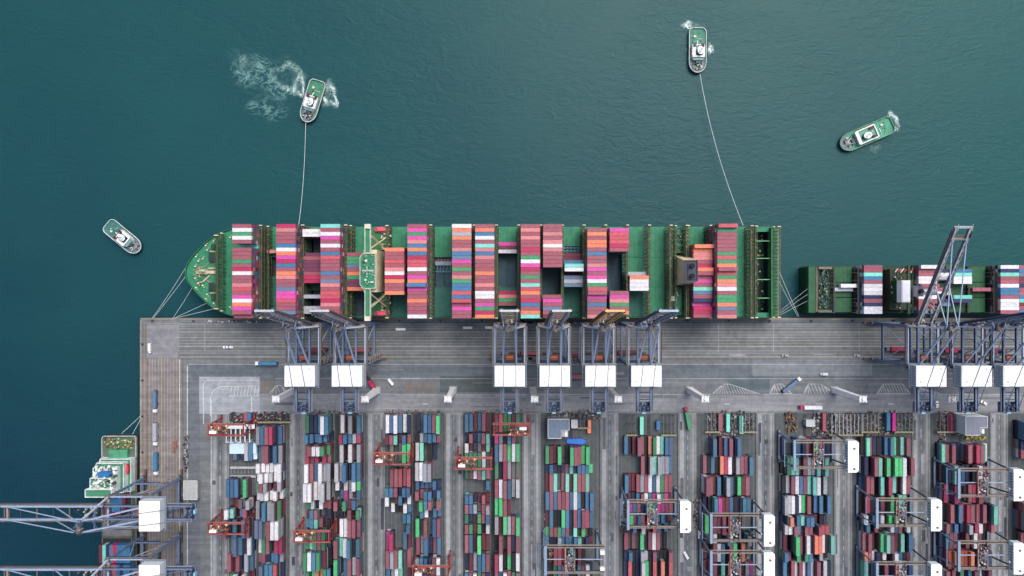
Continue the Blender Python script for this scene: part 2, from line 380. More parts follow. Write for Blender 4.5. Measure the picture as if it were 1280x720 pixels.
def cont_obj(col, x, y, z, L_=12.19, vert=False, h=2.68, rz=0):
    key = (col, L_, vert, random.randrange(3))
    if key not in CM:
        mb = MB(); cc = jit(CC[col], .07)
        cbox(mb, 0, 0, 0, 2.4 if vert else L_, L_ if vert else 2.4, h, cc, True); CM[key] = mb.mesh('container', M_CONT)
    o = bpy.data.objects.new('container', CM[key]); COL.objects.link(o); o.location = (x, y, z); o.rotation_euler = (0, 0, rz); return o
STUFF = MB()
TH = 2.75
LOW = 'RRRRBRBrCMOGBRWRXUSRGBnR'
ORD = ['zeroth', 'first', 'second', 'third', 'fourth', 'fifth', 'sixth', 'seventh', 'eighth', 'ninth', 'tenth', 'eleventh', 'twelfth', 'thirteenth', 'fourteenth',
       'fifteenth', 'sixteenth', 'seventeenth', 'eighteenth', 'nineteenth', 'twentieth', 'twenty-first', 'twenty-second', 'twenty-third', 'twenty-fourth']
# bay, centre x, colours of the 24 rows from the sea side to the quay, tiers
BAYS = [
 ('b1', -171.6, 'RWGWR.RRRGRCWRRSXRMWOMR' + 'R', 10), ('b2', -157.5, '......S', 2),
 ('b3', -143.6, 'CSRRRBWOMCBROSRRDMMXRRDR', 10), ('b4', -129.5, '.WW....URUUURCC...L..LL.', 6), ('b5', -115.5, 'TRWMRWRBXRRRBRDSRXXCSRRr', 10),
 ('b6', -101.3, '.......RGGDROGUUO.......', 6), ('b7', -74.7, '......ORRXRSWCORRO......', 10),
 ('b8', -60.3, 'RMGMSBOBCXXWRMOBMRRORRRW', 10), ('b9', -46.1, '.......UUL......D.......', 1),
 ('b10', -31.9, 'WOLORRSBDMRGRSGBBXBXRMRR', 10), ('b11', -17.3, 'ROBWRTSBSRRRORRSRWWRMGCO', 10),
 ('b12', -2.9, '....MUW..........CSGR...', 2), ('b13', 11.7, 'RSRSRRCRGWMCRGRTXORCBROT', 10),
 ('b14', 25.9, 'RRSRSWSRRRR.......RMRDRr', 10), ('b15', 40, '.......rrBTWUDLD........', 6),
 ('b16', 54, '.ROROORBRRSMRMWGXRMRBRRS', 10), ('b17', 68.2, '.MXXXCR..........RMSGRO', 10),
 ('b18', 82.4, '............LOWWW.......', 7), ('b20', 123.6, '.....OOSSRCORRMRTDRnMCCR', 7), ('b21', 136.6, 'XGRRRRRGXGORXGOSWRGGODRS', 10)]
EXTRA = {('b10', 17): 1, ('b10', 18): 1, ('b10', 19): 1, ('b16', 16): 1, ('b16', 17): 1, ('b21', 11): 1, ('b21', 0): 1, ('b8', 15): 1, ('b18', 12): -3, ('b20', 5): 1, ('b20', 11): 1, ('b20', 12): 1,
         ('b15', 7): -3, ('b15', 8): -3, ('b15', 9): 0, ('b15', 10): 2, ('b15', 11): 2, ('b15', 12): -4, ('b15', 13): 0, ('b4', 1): 1, ('b4', 2): 1, ('b4', 7): -1, ('b20', 20): -1,
         ('b14', 18): -4, ('b14', 19): -1, ('b14', 20): -1, ('b14', 21): -1, ('b14', 22): -1, ('b14', 23): -1, ('b1', 23): -1, ('b3', 23): -2}
CY0 = 40.7
def rowy(i): return CY0 - 1.25 - 2.5 * i
nship = 0
for bi, (bn, X, s, tiers) in enumerate(BAYS):
    for i, ch in enumerate(s[:24]):
        if ch == '.': continue
        n = max(1, tiers + EXTRA.get((bn, i), 0)); y = rowy(i); zz = 14.0 if bn != 'b9' else 8.6
        for t in range(n - 1):
            cbox(STUFF, X, y, zz + t * TH, 12.19, 2.4, 2.66, jit(CC[random.choice(LOW)], .1))
        o = cont_obj(ch, X, y, zz + (n - 1) * TH); nship += 1
        tag(o, f'{CN[ch]} container, {ORD[i + 1]} row from sea side, {ORD[bi + 1]} bay from the long ship\'s bow', 'container', 'containers on the deck of the long green ship')
    if bn in ('b1', 'b14'):   # the lower tier that shows where a row is missing on top
        for i in range(24):
            if s[i:i + 1] == '.' and bn == 'b1':
                for t in range(6): cbox(STUFF, X, rowy(i), 14 + t * TH, 12.19, 2.4, 2.66, CC['T' if t == 5 else 'R'])
print('ship containers', nship)

# ------------------------------------------------------------------ the long green ship
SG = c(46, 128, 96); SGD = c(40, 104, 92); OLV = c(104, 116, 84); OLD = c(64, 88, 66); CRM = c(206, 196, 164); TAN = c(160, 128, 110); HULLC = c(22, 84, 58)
SY = 10.7; BZ = 13.0
ship = empty('container_ship', 'huge green-decked container ship moored along the quay under the raised crane booms', 'container ship', (0, SY, -4))
def sh(mb, name, mat=M_SHIP, parent=None):
    """vertices are given in world metres; the part hangs under the ship's empty"""
    p = parent or ship; mb.v = [(v[0] - ORG[0], v[1] - ORG[1], v[2] - ORG[2]) for v in mb.v]
    return mb.build(name, mat, p)
ORG = (0, SY, -4)
bow = [(-220.4, 1.4), (-219.9, 4), (-218.4, 6.9), (-216.2, 10), (-213.6, 13.1), (-210.5, 16.4), (-206, 20.9), (-201.4, 24.5), (-195, 27.5), (-189.5, 29.2), (-183, 30.6), (-178.5, 30.8)]
outl = bow + [(-100, 30.8), (0, 30.8), (100, 30.8), (150, 30.8), (180, 30.8)]
def wl(x, h):
    t = max(0, min(1, (-x - 120) / 100)); return (x + 14 * t, h * (1 - .55 * t * t))
top = [(x, SY + h, BZ) for x, h in outl] + [(x, SY - h, BZ) for x, h in reversed(outl)]
bot = [(wl(x, h)[0], SY + wl(x, h)[1], -5) for x, h in outl] + [(wl(x, h)[0], SY - wl(x, h)[1], -5) for x, h in reversed(outl)]
hb = MB(HULLC); n = len(top)
for i in range(n): j = (i + 1) % n; hb.face([bot[i], bot[j], top[j], top[i]])
sh(hb, 'hull')
dk = MB(SG)
dk.prism([(x, SY + h - .15) for x, h in bow] + [(x, SY - h + .15) for x, h in reversed(bow)], BZ - .5, BZ - .1)
for sg in (1, -1): dk.box(-178.5, 180, SY + sg * 30.0, SY + sg * 30.75, BZ - 3, BZ)
bx = sorted(b[1] for b in BAYS) + [97.0, 150.6]; bx.sort()
prev = -178.5
for X in bx:
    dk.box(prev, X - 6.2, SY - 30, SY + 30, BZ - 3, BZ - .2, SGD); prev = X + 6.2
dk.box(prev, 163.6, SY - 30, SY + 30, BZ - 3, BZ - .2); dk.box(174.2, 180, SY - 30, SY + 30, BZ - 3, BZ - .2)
dk.box(163.6, 174.2, SY + 27.4, SY + 30, BZ - 3, BZ - .2); dk.box(163.6, 174.2, SY - 30, SY - 27.4, BZ - 3, BZ - .2)
dk.box(163.4, 174.4, SY - 28, SY + 28, 1.6, 2.0, c(28, 60, 52))
sh(dk, 'deck')
bw = MB(c(44, 116, 84))
bp = [(x, SY + h, 0) for x, h in reversed(bow)] + [(x, SY - h, 0) for x, h in bow]
bw.wall(bp, BZ - .1, BZ + 1.5, .35, closed=False); sh(bw, 'bulwark')
# hatch covers: three panels a bay, except over the open holds
OPEN = {-157.5: [(8, 13)], -129.5: [(3, 7), (17, 24)], -101.3: [(17, 24)], -46.1: [(8, 16)], -2.9: [(7, 16)], 25.9: [(11, 18)], 40: [(5, 7)], 68.2: [(7, 17)]}
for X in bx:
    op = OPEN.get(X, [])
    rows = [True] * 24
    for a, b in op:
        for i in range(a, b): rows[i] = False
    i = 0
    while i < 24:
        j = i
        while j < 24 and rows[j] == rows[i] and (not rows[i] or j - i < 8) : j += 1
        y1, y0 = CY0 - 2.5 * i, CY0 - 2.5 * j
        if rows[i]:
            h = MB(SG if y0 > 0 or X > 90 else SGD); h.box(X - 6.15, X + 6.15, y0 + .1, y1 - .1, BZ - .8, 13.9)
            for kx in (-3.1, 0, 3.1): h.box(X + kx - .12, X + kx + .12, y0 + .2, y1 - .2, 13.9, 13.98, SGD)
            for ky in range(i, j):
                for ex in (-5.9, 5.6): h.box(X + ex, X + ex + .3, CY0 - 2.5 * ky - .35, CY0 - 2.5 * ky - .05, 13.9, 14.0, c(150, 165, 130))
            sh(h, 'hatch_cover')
        else:
            h = MB(c(58, 96, 112)); zb = 8.5
            h.face([(X - 6.2, y0, zb), (X + 6.2, y0, zb), (X + 6.2, y1, zb), (X - 6.2, y1, zb)], c(56, 86, 102))
            h.face([(X - 6.2, y0, zb), (X - 6.2, y0, 13), (X + 6.2, y0, 13), (X + 6.2, y0, zb)]); h.face([(X - 6.2, y1, zb), (X - 6.2, y1, 13), (X + 6.2, y1, 13), (X + 6.2, y1, zb)])
            h.face([(X - 6.2, y0, zb), (X - 6.2, y1, zb), (X - 6.2, y1, 13), (X - 6.2, y0, 13)]); h.face([(X + 6.2, y0, zb), (X + 6.2, y1, zb), (X + 6.2, y1, 13), (X + 6.2, y0, 13)])
            for k in range(i, j + 1):
                for ex in (-6.1, -.2, 5.8): h.box(X + ex, X + ex + .3, CY0 - 2.5 * k - .12, CY0 - 2.5 * k + .12, zb, 13.1, c(50, 84, 92))
            sh(h, 'open_hold')
        i = j
# lashing bridges between the bays
def lash(X, zt, wd=1.5, cols=(OLV, OLD), nl=3, y0=SY - 30.3, y1=SY + 30.3):
    l = MB(cols[0])
    for k in range(25):
        y = CY0 - 2.5 * k
        if y < y0 - .1 or y > y1 + .6: continue
        y = min(max(y, y0 + .15), y1 - .15)
        for e in (-1, 1): l.box(X + e * wd / 2 - .15, X + e * wd / 2 + .15, y - .15, y + .15, BZ - .2, zt + 1.1, random.choice([cols[0], cols[1], TAN]))
    for q_ in range(nl):
        z = zt - q_ * 5.2
        l.box(X - wd / 2 + .25, X + wd / 2 - .25, y0, y1, z - .25, z, cols[1])
        for e in (-1, 1): l.box(X + e * wd / 2 - .07, X + e * wd / 2 + .07, y0, y1, z + .95, z + 1.1, cols[0])
    for k in range(24):
        y = rowy(k)
        if nl > 1: l.box(X - .3, X + .25, y - random.uniform(.2, .5), y + random.uniform(.2, .5), zt, zt + random.uniform(.3, .7), random.choice([OLD, OLD, TAN, c(60, 70, 56)]))
    for y in (y0, y1): l.box(X - wd / 2 - .2, X + wd / 2 + .2, y - .3, y + .3, zt + .2, zt + 1.6, c(214, 206, 176))
    return sh(l, 'lashing_bridge')
LB = [(-164.5, 27, 1.5), (-162.2, 20, 1.2), (-150.6, 27, 1.2), (-136.4, 29, 1.6), (-122.5, 27, 1.4), (-108.3, 29, 1.7), (-106, 25, 1.0), (-82.2, 25, 1.8), (-67.5, 24, 1.2), (-53.0, 29, 1.6), (-39, 24, 1.2), (-24.6, 29, 1.4),
      (-10.1, 29, 1.4), (4.4, 29, 1.4), (18.8, 29, 1.3), (33, 29, 1.4), (47, 29, 1.7), (61.1, 29, 1.4), (75.3, 29, 1.3), (89.7, 29, 1.4), (103.9, 28, 1.7), (108, 24, 1.2), (114.6, 27, 1.4), (116.4, 25, .9), (130.1, 27, 1.2), (143.6, 27, 1.3), (158.2, 24, 1.6), (161.8, 22, 1.4)]
for X, zt, wd in LB: lash(X, zt, wd)
lash(-197.5, 18, 2.6, (OLD, c(58, 76, 50)), 1, SY - 24.5, SY + 24.5); lash(-194.2, 17, 1.4, (OLD, c(50, 76, 50)), 1, SY - 26, SY + 26)
lash(175.5, 16, 1.2, (c(60, 120, 70), OLD), 1); lash(178.4, 18, 1.8, (TAN, OLV), 1)
st = MB(c(50, 116, 72))
for x in (163.4, 174.2): st.box(x - .2, x + .5, SY - 30, SY + 30, 13, 17, c(180, 140, 140) if x < 170 else None)
for y in (SY + 21, SY + 9.3, SY - 5, SY - 17.5): st.box(163.6, 174.2, y - .25, y + .25, 14.2, 14.7, c(120, 180, 130))
for k in range(60):
    x = random.uniform(164.5, 173.5); y = SY + random.uniform(-26, 26); st.box(x, x + random.uniform(.3, 1.3), y, y + random.uniform(.3, 1.6), 2, random.uniform(2.8, 4.4), random.choice([c(60, 120, 90), c(40, 90, 80), c(160, 170, 110), c(200, 205, 200)]))
for y in (SY + 3, SY - 2.2, SY - 10.8): st.taper(164.2, 169, y - .9, y + .9, 2, 164.4, 168, y - .6, y + .6, 4.6, c(205, 214, 208))
sh(st, 'mooring_well')
# foredeck
fd = MB(c(196, 182, 158))
z0 = BZ - .1
fd.beam((-213, SY, z0 + .8), (-200, SY, z0 + .8), 2.0, 1.4); fd.taper(-210.4, -206, SY - 1.9, SY + 1.9, z0, -209.6, -207, SY - 1.3, SY + 1.8, z0 + 3); fd.beam((-205, SY + 2.6, z0 + .5), (-200, SY + 2.6, z0 + .5), 1, 1)
fd.cyl(-207.5, SY, z0, z0 + 14, .7, r2=.35); fd.beam((-207.5, SY - 3.6, z0 + 9), (-207.5, SY + 3.6, z0 + 9), .35); fd.path([(-204, SY - 2, z0 + .6), (-209, SY - 6.5, z0 + .6), (-213, SY - 7.5, z0 + .6)], .7)
sh(fd, 'foremast', M_SHIP)
for sg in (1, -1):
    wn = MB(c(34, 70, 62))
    wn.box(-204.6, -199.8, SY + sg * 7, SY + sg * 13.5, z0, z0 + 1.8, c(28, 58, 54)); wn.box(-203, -200.6, SY + sg * 15, SY + sg * 19, z0, z0 + 1.6, c(30, 66, 58)); wn.beam((-204, SY + sg * 14, z0 + 1.2), (-199, SY + sg * 14, z0 + 1.2), .8, col=c(160, 170, 120))
    for x, y in ((-214, 4), (-212, 7.5), (-213.6, 10.5), (-209, 9), (-206, 15), (-207, 18), (-201.5, 21), (-199, 10.5), (-190.5, 23.5), (-188, 27)):
        wn.cyl(x, SY + sg * y, z0, z0 + 1.1, .5, c(228, 228, 210)); wn.cyl(x + .8, SY + sg * (y + 1.2), z0, z0 + .9, .45, c(196, 170, 110))
    wn.path([(-216, SY + sg * 1.2, z0 + .2), (-208, SY + sg * 4, z0 + .2), (-203, SY + sg * 8, z0 + .2)], .35, col=c(190, 150, 100))
    sh(wn, 'mooring_winch')
# bridge house
hs = MB(CRM)
hs.box(-93, -84.6, -2.6, 24, BZ, 47.4, CRM)
hs.prism([(-94.6, 2.2), (-92.8, -.4), (-84.8, -.4), (-84.8, 21.6), (-92.8, 21.6), (-94.6, 19)], 47.5, 50.4, c(222, 214, 190), top=SG)
for k in range(4): hs.box(-95, -83, SY - 29.8 + k * .3, SY + 29.8 - k * .3, BZ + 1 + k * 2.6, BZ + 1.3 + k * 2.6, SG if k < 3 else c(44, 112, 70))
sh(hs, 'accommodation_block')
wg = MB(c(214, 212, 196))
for a, b in ((21.8, 39.6), (-20.3, -.6)): wg.box(-91.4, -88.1, a, b, 47.6, 50, None, SG); wg.wall([(-91.4, a), (-88.1, a), (-88.1, b), (-91.4, b)], 50, 51.1, .35)
wg.box(-91.6, -87.9, 36.9, 39.7, 50, 51.3); wg.box(-91.6, -87.9, -20.4, -17.6, 50, 51.3)
for sg, yy in ((1, 30), (-1, -9)):
    wg.path([(-88, yy - sg * 5, 48), (-83, yy + sg * 3, 26)], .7, col=CRM); wg.path([(-88, yy + sg * 2, 48), (-86, yy - sg * 3, 26), (-83, yy - sg * 5, 26)], .6, col=CRM); wg.path([(-88, yy + sg * 3, 47), (-83, yy - sg * 4, 30)], .5, col=CRM)
sh(wg, 'bridge_wing')
mt = MB(c(225, 228, 220))
mt.wall([(-94.4, 2.4), (-92.7, -.2), (-85, -.2), (-85, 21.4), (-92.7, 21.4), (-94.4, 19)], 50.4, 51.4, .22)
mt.beam((-93, 10.7, 51), (-86, 10.7, 51), .5); mt.cyl(-89, 10.7, 50.4, 59, .45, r2=.2); mt.beam((-89, 8, 56), (-89, 13.4, 56), .3); mt.cyl(-90.5, 17, 50.4, 52, .8); mt.cyl(-91, 5, 50.4, 51.6, .6); mt.beam((-88, 3.6, 50.9), (-86, 3.6, 50.9), .7)
for k in range(60): x = random.uniform(-94, -85.5); y = random.uniform(1, 20.5); mt.box(x, x + random.uniform(.3, .9), y, y + random.uniform(.3, .7), 50.4, 51.1, random.choice([c(220, 222, 210), c(70, 110, 86), c(44, 84, 66), c(150, 170, 150)]))
sh(mt, 'radar_mast')
for y in (38.6, -16.8):
    lb = MB(c(206, 50, 80)); lb.prism([(-91, y), (-90, y - 1.7), (-82, y - 1.7), (-80.6, y), (-82, y + 1.7), (-90, y + 1.7)], 22, 23.6); lb.taper(-90, -82, y - 1.6, y + 1.6, 23.6, -89, -83, y - .9, y + .9, 24.8, c(220, 90, 110)); sh(lb, 'lifeboat')
ds = MB(CRM)
for k in range(70):
    x = random.uniform(-87.5, -81); y = random.choice([random.uniform(25, 37), random.uniform(-15.5, -4)]); ds.box(x, x + random.uniform(.3, 1.2), y, y + random.uniform(.3, 1.6), 21, random.uniform(22, 24), random.choice([CRM, c(120, 130, 60), c(200, 200, 190), c(40, 60, 50)]))
for y in (25.5, 29, 33, 37, -4, -8, -12, -15.5): ds.beam((-87, y, 23.4), (-81, y, 23.4), .3, col=c(206, 198, 160))
sh(ds, 'deck_fittings')
# funnel
fn = MB(c(224, 208, 176))
fn.taper(108.6, 118.4, 1.2, 22.2, BZ, 109.0, 117.0, 4.3, 17.4, 44, c(222, 206, 172), c(58, 62, 78)); fn.wall([(109, 4.3), (117, 4.3), (117, 17.4), (109, 17.4)], 44, 44.8, .5, c(70, 72, 84))
sh(fn, 'funnel', M_SHIP)
ex = MB(c(16, 16, 20))
for y in (7.6, 14): ex.cyl(113.2, y, 44, 47, 1.5, c(30, 30, 36), n=14); ex.cyl(113.2, y, 47.0, 47.15, 1.25, c(6, 6, 8), n=14)
ex.box(111, 115.8, 5.6, 16, 44, 44.6, c(66, 70, 88)); sh(ex, 'exhaust_pipe', M_DARK)
cs = MB(c(60, 120, 80))
cs.box(105.5, 108.4, SY - 29, SY + 29, BZ, 16, SG); cs.box(109, 113.4, -18, .6, BZ, 19, SG); cs.box(109, 113.4, 23.6, 39, BZ, 18, SG); cs.box(105.2, 108.2, -8.6, -5.6, 16, 21, c(226, 228, 226))
for k in range(60):
    x = random.uniform(105.5, 113); y = random.choice([random.uniform(23, 39), random.uniform(-18, 0)]); cs.box(x, x + random.uniform(.3, 1.2), y, y + random.uniform(.3, 1.3), 18, random.uniform(19.3, 20.4), random.choice([OLV, OLD, c(200, 200, 170), c(30, 50, 40), TAN]))
for y in (24, 28.4, 32, 36): cs.beam((105, y, 20.6), (114, y, 20.6), .4, col=OLV)
sh(cs, 'engine_casing')
# small things on hatches: spreader frame, cell guides
cg = MB(c(110, 170, 190))
for k in range(3):
    y = 23 + k * 2; cg.path([(34.2, y, 15), (46, y, 15)], .35)
    for m_ in range(5): cg.beam((34.5 + m_ * 2.4, y, 15), (35.7 + m_ * 2.4, y + 2, 15), .25)
sh(cg, 'cell_guide_frame'); cg = MB(c(110, 170, 190))
for k in range(3): cg.path([(-51.8, 20 - k * 4.5, 11), (-40.4, 20 - k * 4.5, 11)], .35)
for m_ in range(5): cg.beam((-51 + m_ * 2.2, 11, 11.2), (-50 + m_ * 2.2, 20, 11.2), .3)
sh(cg, 'cell_guide_frame'); cg = MB(c(110, 170, 190))
cg.box(-157, -151.6, 4, 8.6, 13.9, 14.5, c(110, 160, 180)); cg.wall([(-157.4, 3.6), (-151.2, 3.6), (-151.2, 9), (-157.4, 9)], 13.9, 15, .3)
sh(cg, 'cell_guide_frame')

# ------------------------------------------------------------------ second ship (behind the stern of the first)
S2G = c(38, 92, 62)
ship2 = empty('container_ship', 'smaller green container ship behind the long ship, under the lowered crane boom', 'container ship', (310, -1.2, -4)); ORG = (310, -1.2, -4)
ya, yb = -17.2, 15.0
h = MB(c(24, 70, 44)); p = [(201.2, ya + 1), (203, ya), (455, ya), (470, -1.2), (455, yb), (203, yb), (201.2, yb - 1)]
h.prism(p, -5, 8.9, top=c(34, 56, 46)); sh(h, 'hull', parent=ship2)
d = MB(S2G)
d.box(201.6, 206.2, ya + .4, yb - .4, 8.9, 11, S2G); d.box(206.2, 207.8, ya + 1, yb - 1, 8.9, 11.4, c(96, 90, 78)); d.box(207.8, 217, yb - 2.2, yb - .6, 8.9, 12.4, c(120, 118, 104)); d.box(207.8, 217, ya + .6, ya + 2.2, 8.9, 12, c(104, 100, 88))
for k in range(110):
    x = random.uniform(208.5, 215.6); y = random.uniform(ya + 3, yb - 3); d.box(x, x + random.uniform(.3, 1.4), y, y + random.uniform(.3, 1.4), 8.9, random.uniform(9.4, 11), random.choice([c(44, 84, 76), c(80, 120, 108), c(30, 60, 54), c(36, 84, 60), c(130, 140, 132)]))
sh(d, 'stern_deck', parent=ship2)
BY2 = [14.0 - 2.5 * i for i in range(13)]
S2B = [(240, 'RRTBRWWWnRnWW', 4), (276.3, 'WRRWWRWDWRRRB', 4), (289, '.nWL..RW.nD..', 2), (301.4, '.BTWW...Tn...', 3), (316, '......R......', 2), (330.8, 'WnTRRWBBRWWWR', 4), (345.2, 'RBDrUnRRBTrRB', 3), (359.6, 'RBWRBnRRWTrRB', 4)]
for X in (225.3, 316, 301.4, 288.6):
    for a in (ya + .8, -6.6, 4.2):
        hc = MB(S2G); hc.box(X - 6, X + 6, a, a + 10.3, 8.9, 10.4); 
        for k in (-3, 0, 3): hc.box(X + k - .1, X + k + .1, a + .2, a + 10.1, 10.4, 10.48, c(50, 84, 60))
        sh(hc, 'hatch_cover', parent=ship2)
for X, s, t in S2B:
    if t == 0: continue
    for i, ch in enumerate(s):
        if ch == '.': continue
        nn = t + (1 if random.random() < .12 else 0)
        for k in range(nn): cbox(STUFF, X, BY2[i], 10.5 + k * TH, 12.19, 2.4, 2.66, jit(CC[ch if k == nn - 1 else random.choice('RWBnRWDR')], .08))
for i, cx_, L_ in ((5, 227, 11.6), (6, 224.6, 12.2)): cbox(STUFF, cx_, BY2[i], 10.5 + (2.75 if i == 5 else 0), L_, 2.4, 2.66, CC['W' if i == 5 else 'L'])
cbox(STUFF, 227, BY2[5], 10.5, 11, 2.4, 2.66, CC['L'])
y0_, y1_ = ya + .6, yb - .6
for X, zt in ((218.2, 13), (232.4, 17), (247.3, 14), (269, 17), (283.2, 14), (308.8, 14), (323.6, 17), (338, 17), (352.4, 17)):
    l = MB(c(60, 80, 62))
    for k in range(14):
        y = min(max(BY2[0] + 1.25 - 2.5 * k, y0_), y1_); l.box(X - .7, X - .4, y - .12, y + .12, 8.9, zt, random.choice([OLD, c(190, 170, 170)])); l.box(X + .5, X + .8, y - .12, y + .12, 8.9, zt)
    for z in (zt, zt - 5): l.box(X - .6, X + .7, y0_, y1_, z - .2, z, c(56, 66, 54))
    sh(l, 'lashing_bridge', parent=ship2)
b2 = MB(c(58, 84, 66))
b2.box(252.6, 266, -14.5, 12.5, 8.9, 19, c(70, 74, 62), c(46, 62, 46)); b2.box(253.4, 262, -8, 5, 19, 29, c(40, 80, 50), c(38, 72, 46)); b2.box(257.2, 258.8, -17, 14.6, 30, 31.5, c(60, 80, 60), c(44, 76, 50))
for k in range(70): x = random.uniform(253, 265.5); y = random.uniform(-14, 12); b2.box(x, x + random.uniform(.3, 1.3), y, y + random.uniform(.3, 1.5), 19, random.uniform(19.6, 21), random.choice([c(190, 200, 190), c(40, 60, 50), c(150, 140, 120), c(60, 100, 70)]))
for k in range(6): b2.beam((255 + k * 2, 10.5, 20.4), (257 + k * 2, 13, 20.4), .5, col=c(200, 60, 70) if k % 2 else c(220, 220, 220))
sh(b2, 'accommodation_block', parent=ship2)
wr = MB(c(232, 234, 238)); wr.box(251.4, 257, -9.2, 4.9, 29, 34.5); wr.box(251.8, 256.6, -8.6, 4.4, 34.5, 34.9, c(222, 226, 236)); sh(wr, 'wheelhouse', M_WHITE, parent=ship2)
f2 = MB(c(60, 54, 84)); f2.box(259.6, 263.4, -5.5, 1.5, 33, 38, c(196, 186, 196), c(84, 78, 100)); f2.cyl(261.5, -2, 38, 40, 1.3, c(24, 22, 30)); f2.cyl(261.5, -2, 40.0, 40.1, 1.1, c(8, 8, 10)); sh(f2, 'funnel', M_DARK, parent=ship2)

# ------------------------------------------------------------------ feeder ship at the west quay
ship3 = empty('feeder_ship', 'small feeder ship with a white stepped bridge, moored by the west quay', 'feeder ship', (-271, -150, -4)); ORG = (-271, -150, -4)
xa, xb_ = -283.2, -259.8
h = MB(c(58, 64, 66)); h.prism([(xa, -104), (xa + 1, -102.2), (xb_ - 1, -102.2), (xb_, -104), (xb_, -245), (-271, -262), (xa, -245)], -5, 2.2, top=c(92, 104, 98)); sh(h, 'hull', parent=ship3)
d = MB(c(160, 172, 166))
d.wall([(xa, -117), (xa, -104), (xa + 1, -102.4), (xb_ - 1, -102.4), (xb_, -104), (xb_, -117)], 2.2, 3.8, .6, closed=False)
d.box(xa + 1, xb_ - 1, -112.5, -104, 2.2, 2.5, c(86, 108, 84)); d.box(xa + 5.5, xb_ - 5, -117.2, -111.4, 2.5, 5.2, c(72, 144, 112))
for k in range(90): x = random.uniform(xa + 1.6, xb_ - 2); y = random.uniform(-111, -104.4); d.box(x, x + random.uniform(.3, 1.4), y, y + random.uniform(.3, 1.3), 2.5, random.uniform(2.9, 4.4), random.choice([c(150, 164, 90), c(60, 110, 70), c(190, 200, 170), c(40, 70, 50), c(180, 120, 90)]))
sh(d, 'stern_deck', parent=ship3)
a = MB(c(230, 234, 236))
a.box(xa + .2, xb_ - 1.2, -140, -117, 2.2, 6, c(224, 228, 230), c(70, 136, 108)); a.box(xa, xb_ - 4, -139.6, -119, 6, 10, None, c(66, 132, 104)); a.box(xa, xb_ - 7, -139.2, -121.5, 10, 14, None, c(226, 230, 232)); a.box(xa + 1, xb_ - 8, -139, -127, 14, 18, None, c(66, 136, 106)); a.box(xa - 1.0, xb_ - 6.5, -139.4, -134, 17, 20, None, c(66, 136, 106))
for (x0, x1, y0, y1, z) in ((xa + .4, xb_ - 4.4, -139.2, -119.4, 10), (xa + 1.2, xb_ - 8.2, -138.8, -127.2, 18), (xa - .8, xb_ - 6.7, -139.2, -134.2, 20), (xa + .6, xb_ - 1.6, -139.6, -117.4, 6)): a.wall([(x0, y0), (x1, y0), (x1, y1), (x0, y1)], z, z + 1, .35)
a.beam((xa + 3, -131, 18.6), (xa + 9, -129, 18.6), .9); a.beam((xa + 5, -133, 18.6), (xa + 7, -128, 18.6), .8); a.cyl(xa + 6, -131, 18, 26, .35)
for k in range(140): x = random.uniform(xa + 1, xb_ - 8); y = random.uniform(-138.6, -121); a.box(x, x + random.uniform(.4, 2), y, y + random.uniform(.4, 1.6), 14, random.uniform(14.6, 15.4) if y > -127 else 18.7, random.choice([c(236, 238, 240), c(226, 230, 232), c(80, 100, 104), c(70, 120, 98), c(190, 200, 196)]))
sh(a, 'accommodation_block', parent=ship3)
f = MB(c(40, 110, 170)); f.prism([(xa + 6, -127), (xa + 13, -126.4), (xa + 14.5, -124.6), (xa + 12, -123), (xa + 6, -123.4)], 14, 18.5); sh(f, 'funnel', M_WHITE, parent=ship3)
f = MB(c(198, 50, 70)); f.prism([(xb_ - 6, -126), (xb_ - 5, -127.5), (xb_ - 3, -127), (xb_ - 2.4, -124), (xb_ - 3, -120.5), (xb_ - 5.4, -120.5)], 6.5, 8.4); f.taper(xb_ - 5.6, xb_ - 2.8, -126, -121.4, 8.4, xb_ - 5, xb_ - 3.4, -125, -122.6, 9.4, c(214, 90, 100)); sh(f, 'lifeboat', parent=ship3)
hd = MB(c(96, 104, 110))
for (y0, y1, cl) in ((-157, -143, c(40, 44, 50)), (-170.5, -158.5, c(118, 122, 126)), (-186, -172, c(40, 46, 54)), (-200, -188, c(60, 66, 72))):
    hd.box(xa + 2, xb_ - 2, y0, y1, 2.2, 5.4, cl); hd.wall([(xa + 1.6, y0 - .3), (xb_ - 1.6, y0 - .3), (xb_ - 1.6, y1 + .3), (xa + 1.6, y1 + .3)], 2.2, 6, .4, c(120, 118, 108))
sh(hd, 'hatch_coaming', parent=ship3)
for (yc, s) in ((-181, 'rTnDCBBBB'), (-194.5, 'rDBRRBnBB'), (-147, '.nDBBBr.'), (-164, '........'), (-208, 'RnBBDBRBW')):
    for i, ch in enumerate(s):
        if ch != '.':
            for k in range(2 if yc < -160 else 1): cbox(STUFF, xa + 2.2 + 1.25 + i * 2.45 * .96, yc, 5.5 + k * 2.7 if yc < -160 else 5.5, 2.3, 12.19, 2.62, jit(CC[ch]))
for k in range(5): cbox(STUFF, xa + 9, -152.3 - k * .0 - (k % 2) * 2.5, 5.5, 12.19, 2.3, 2.6, CC['r']) if k < 2 else None
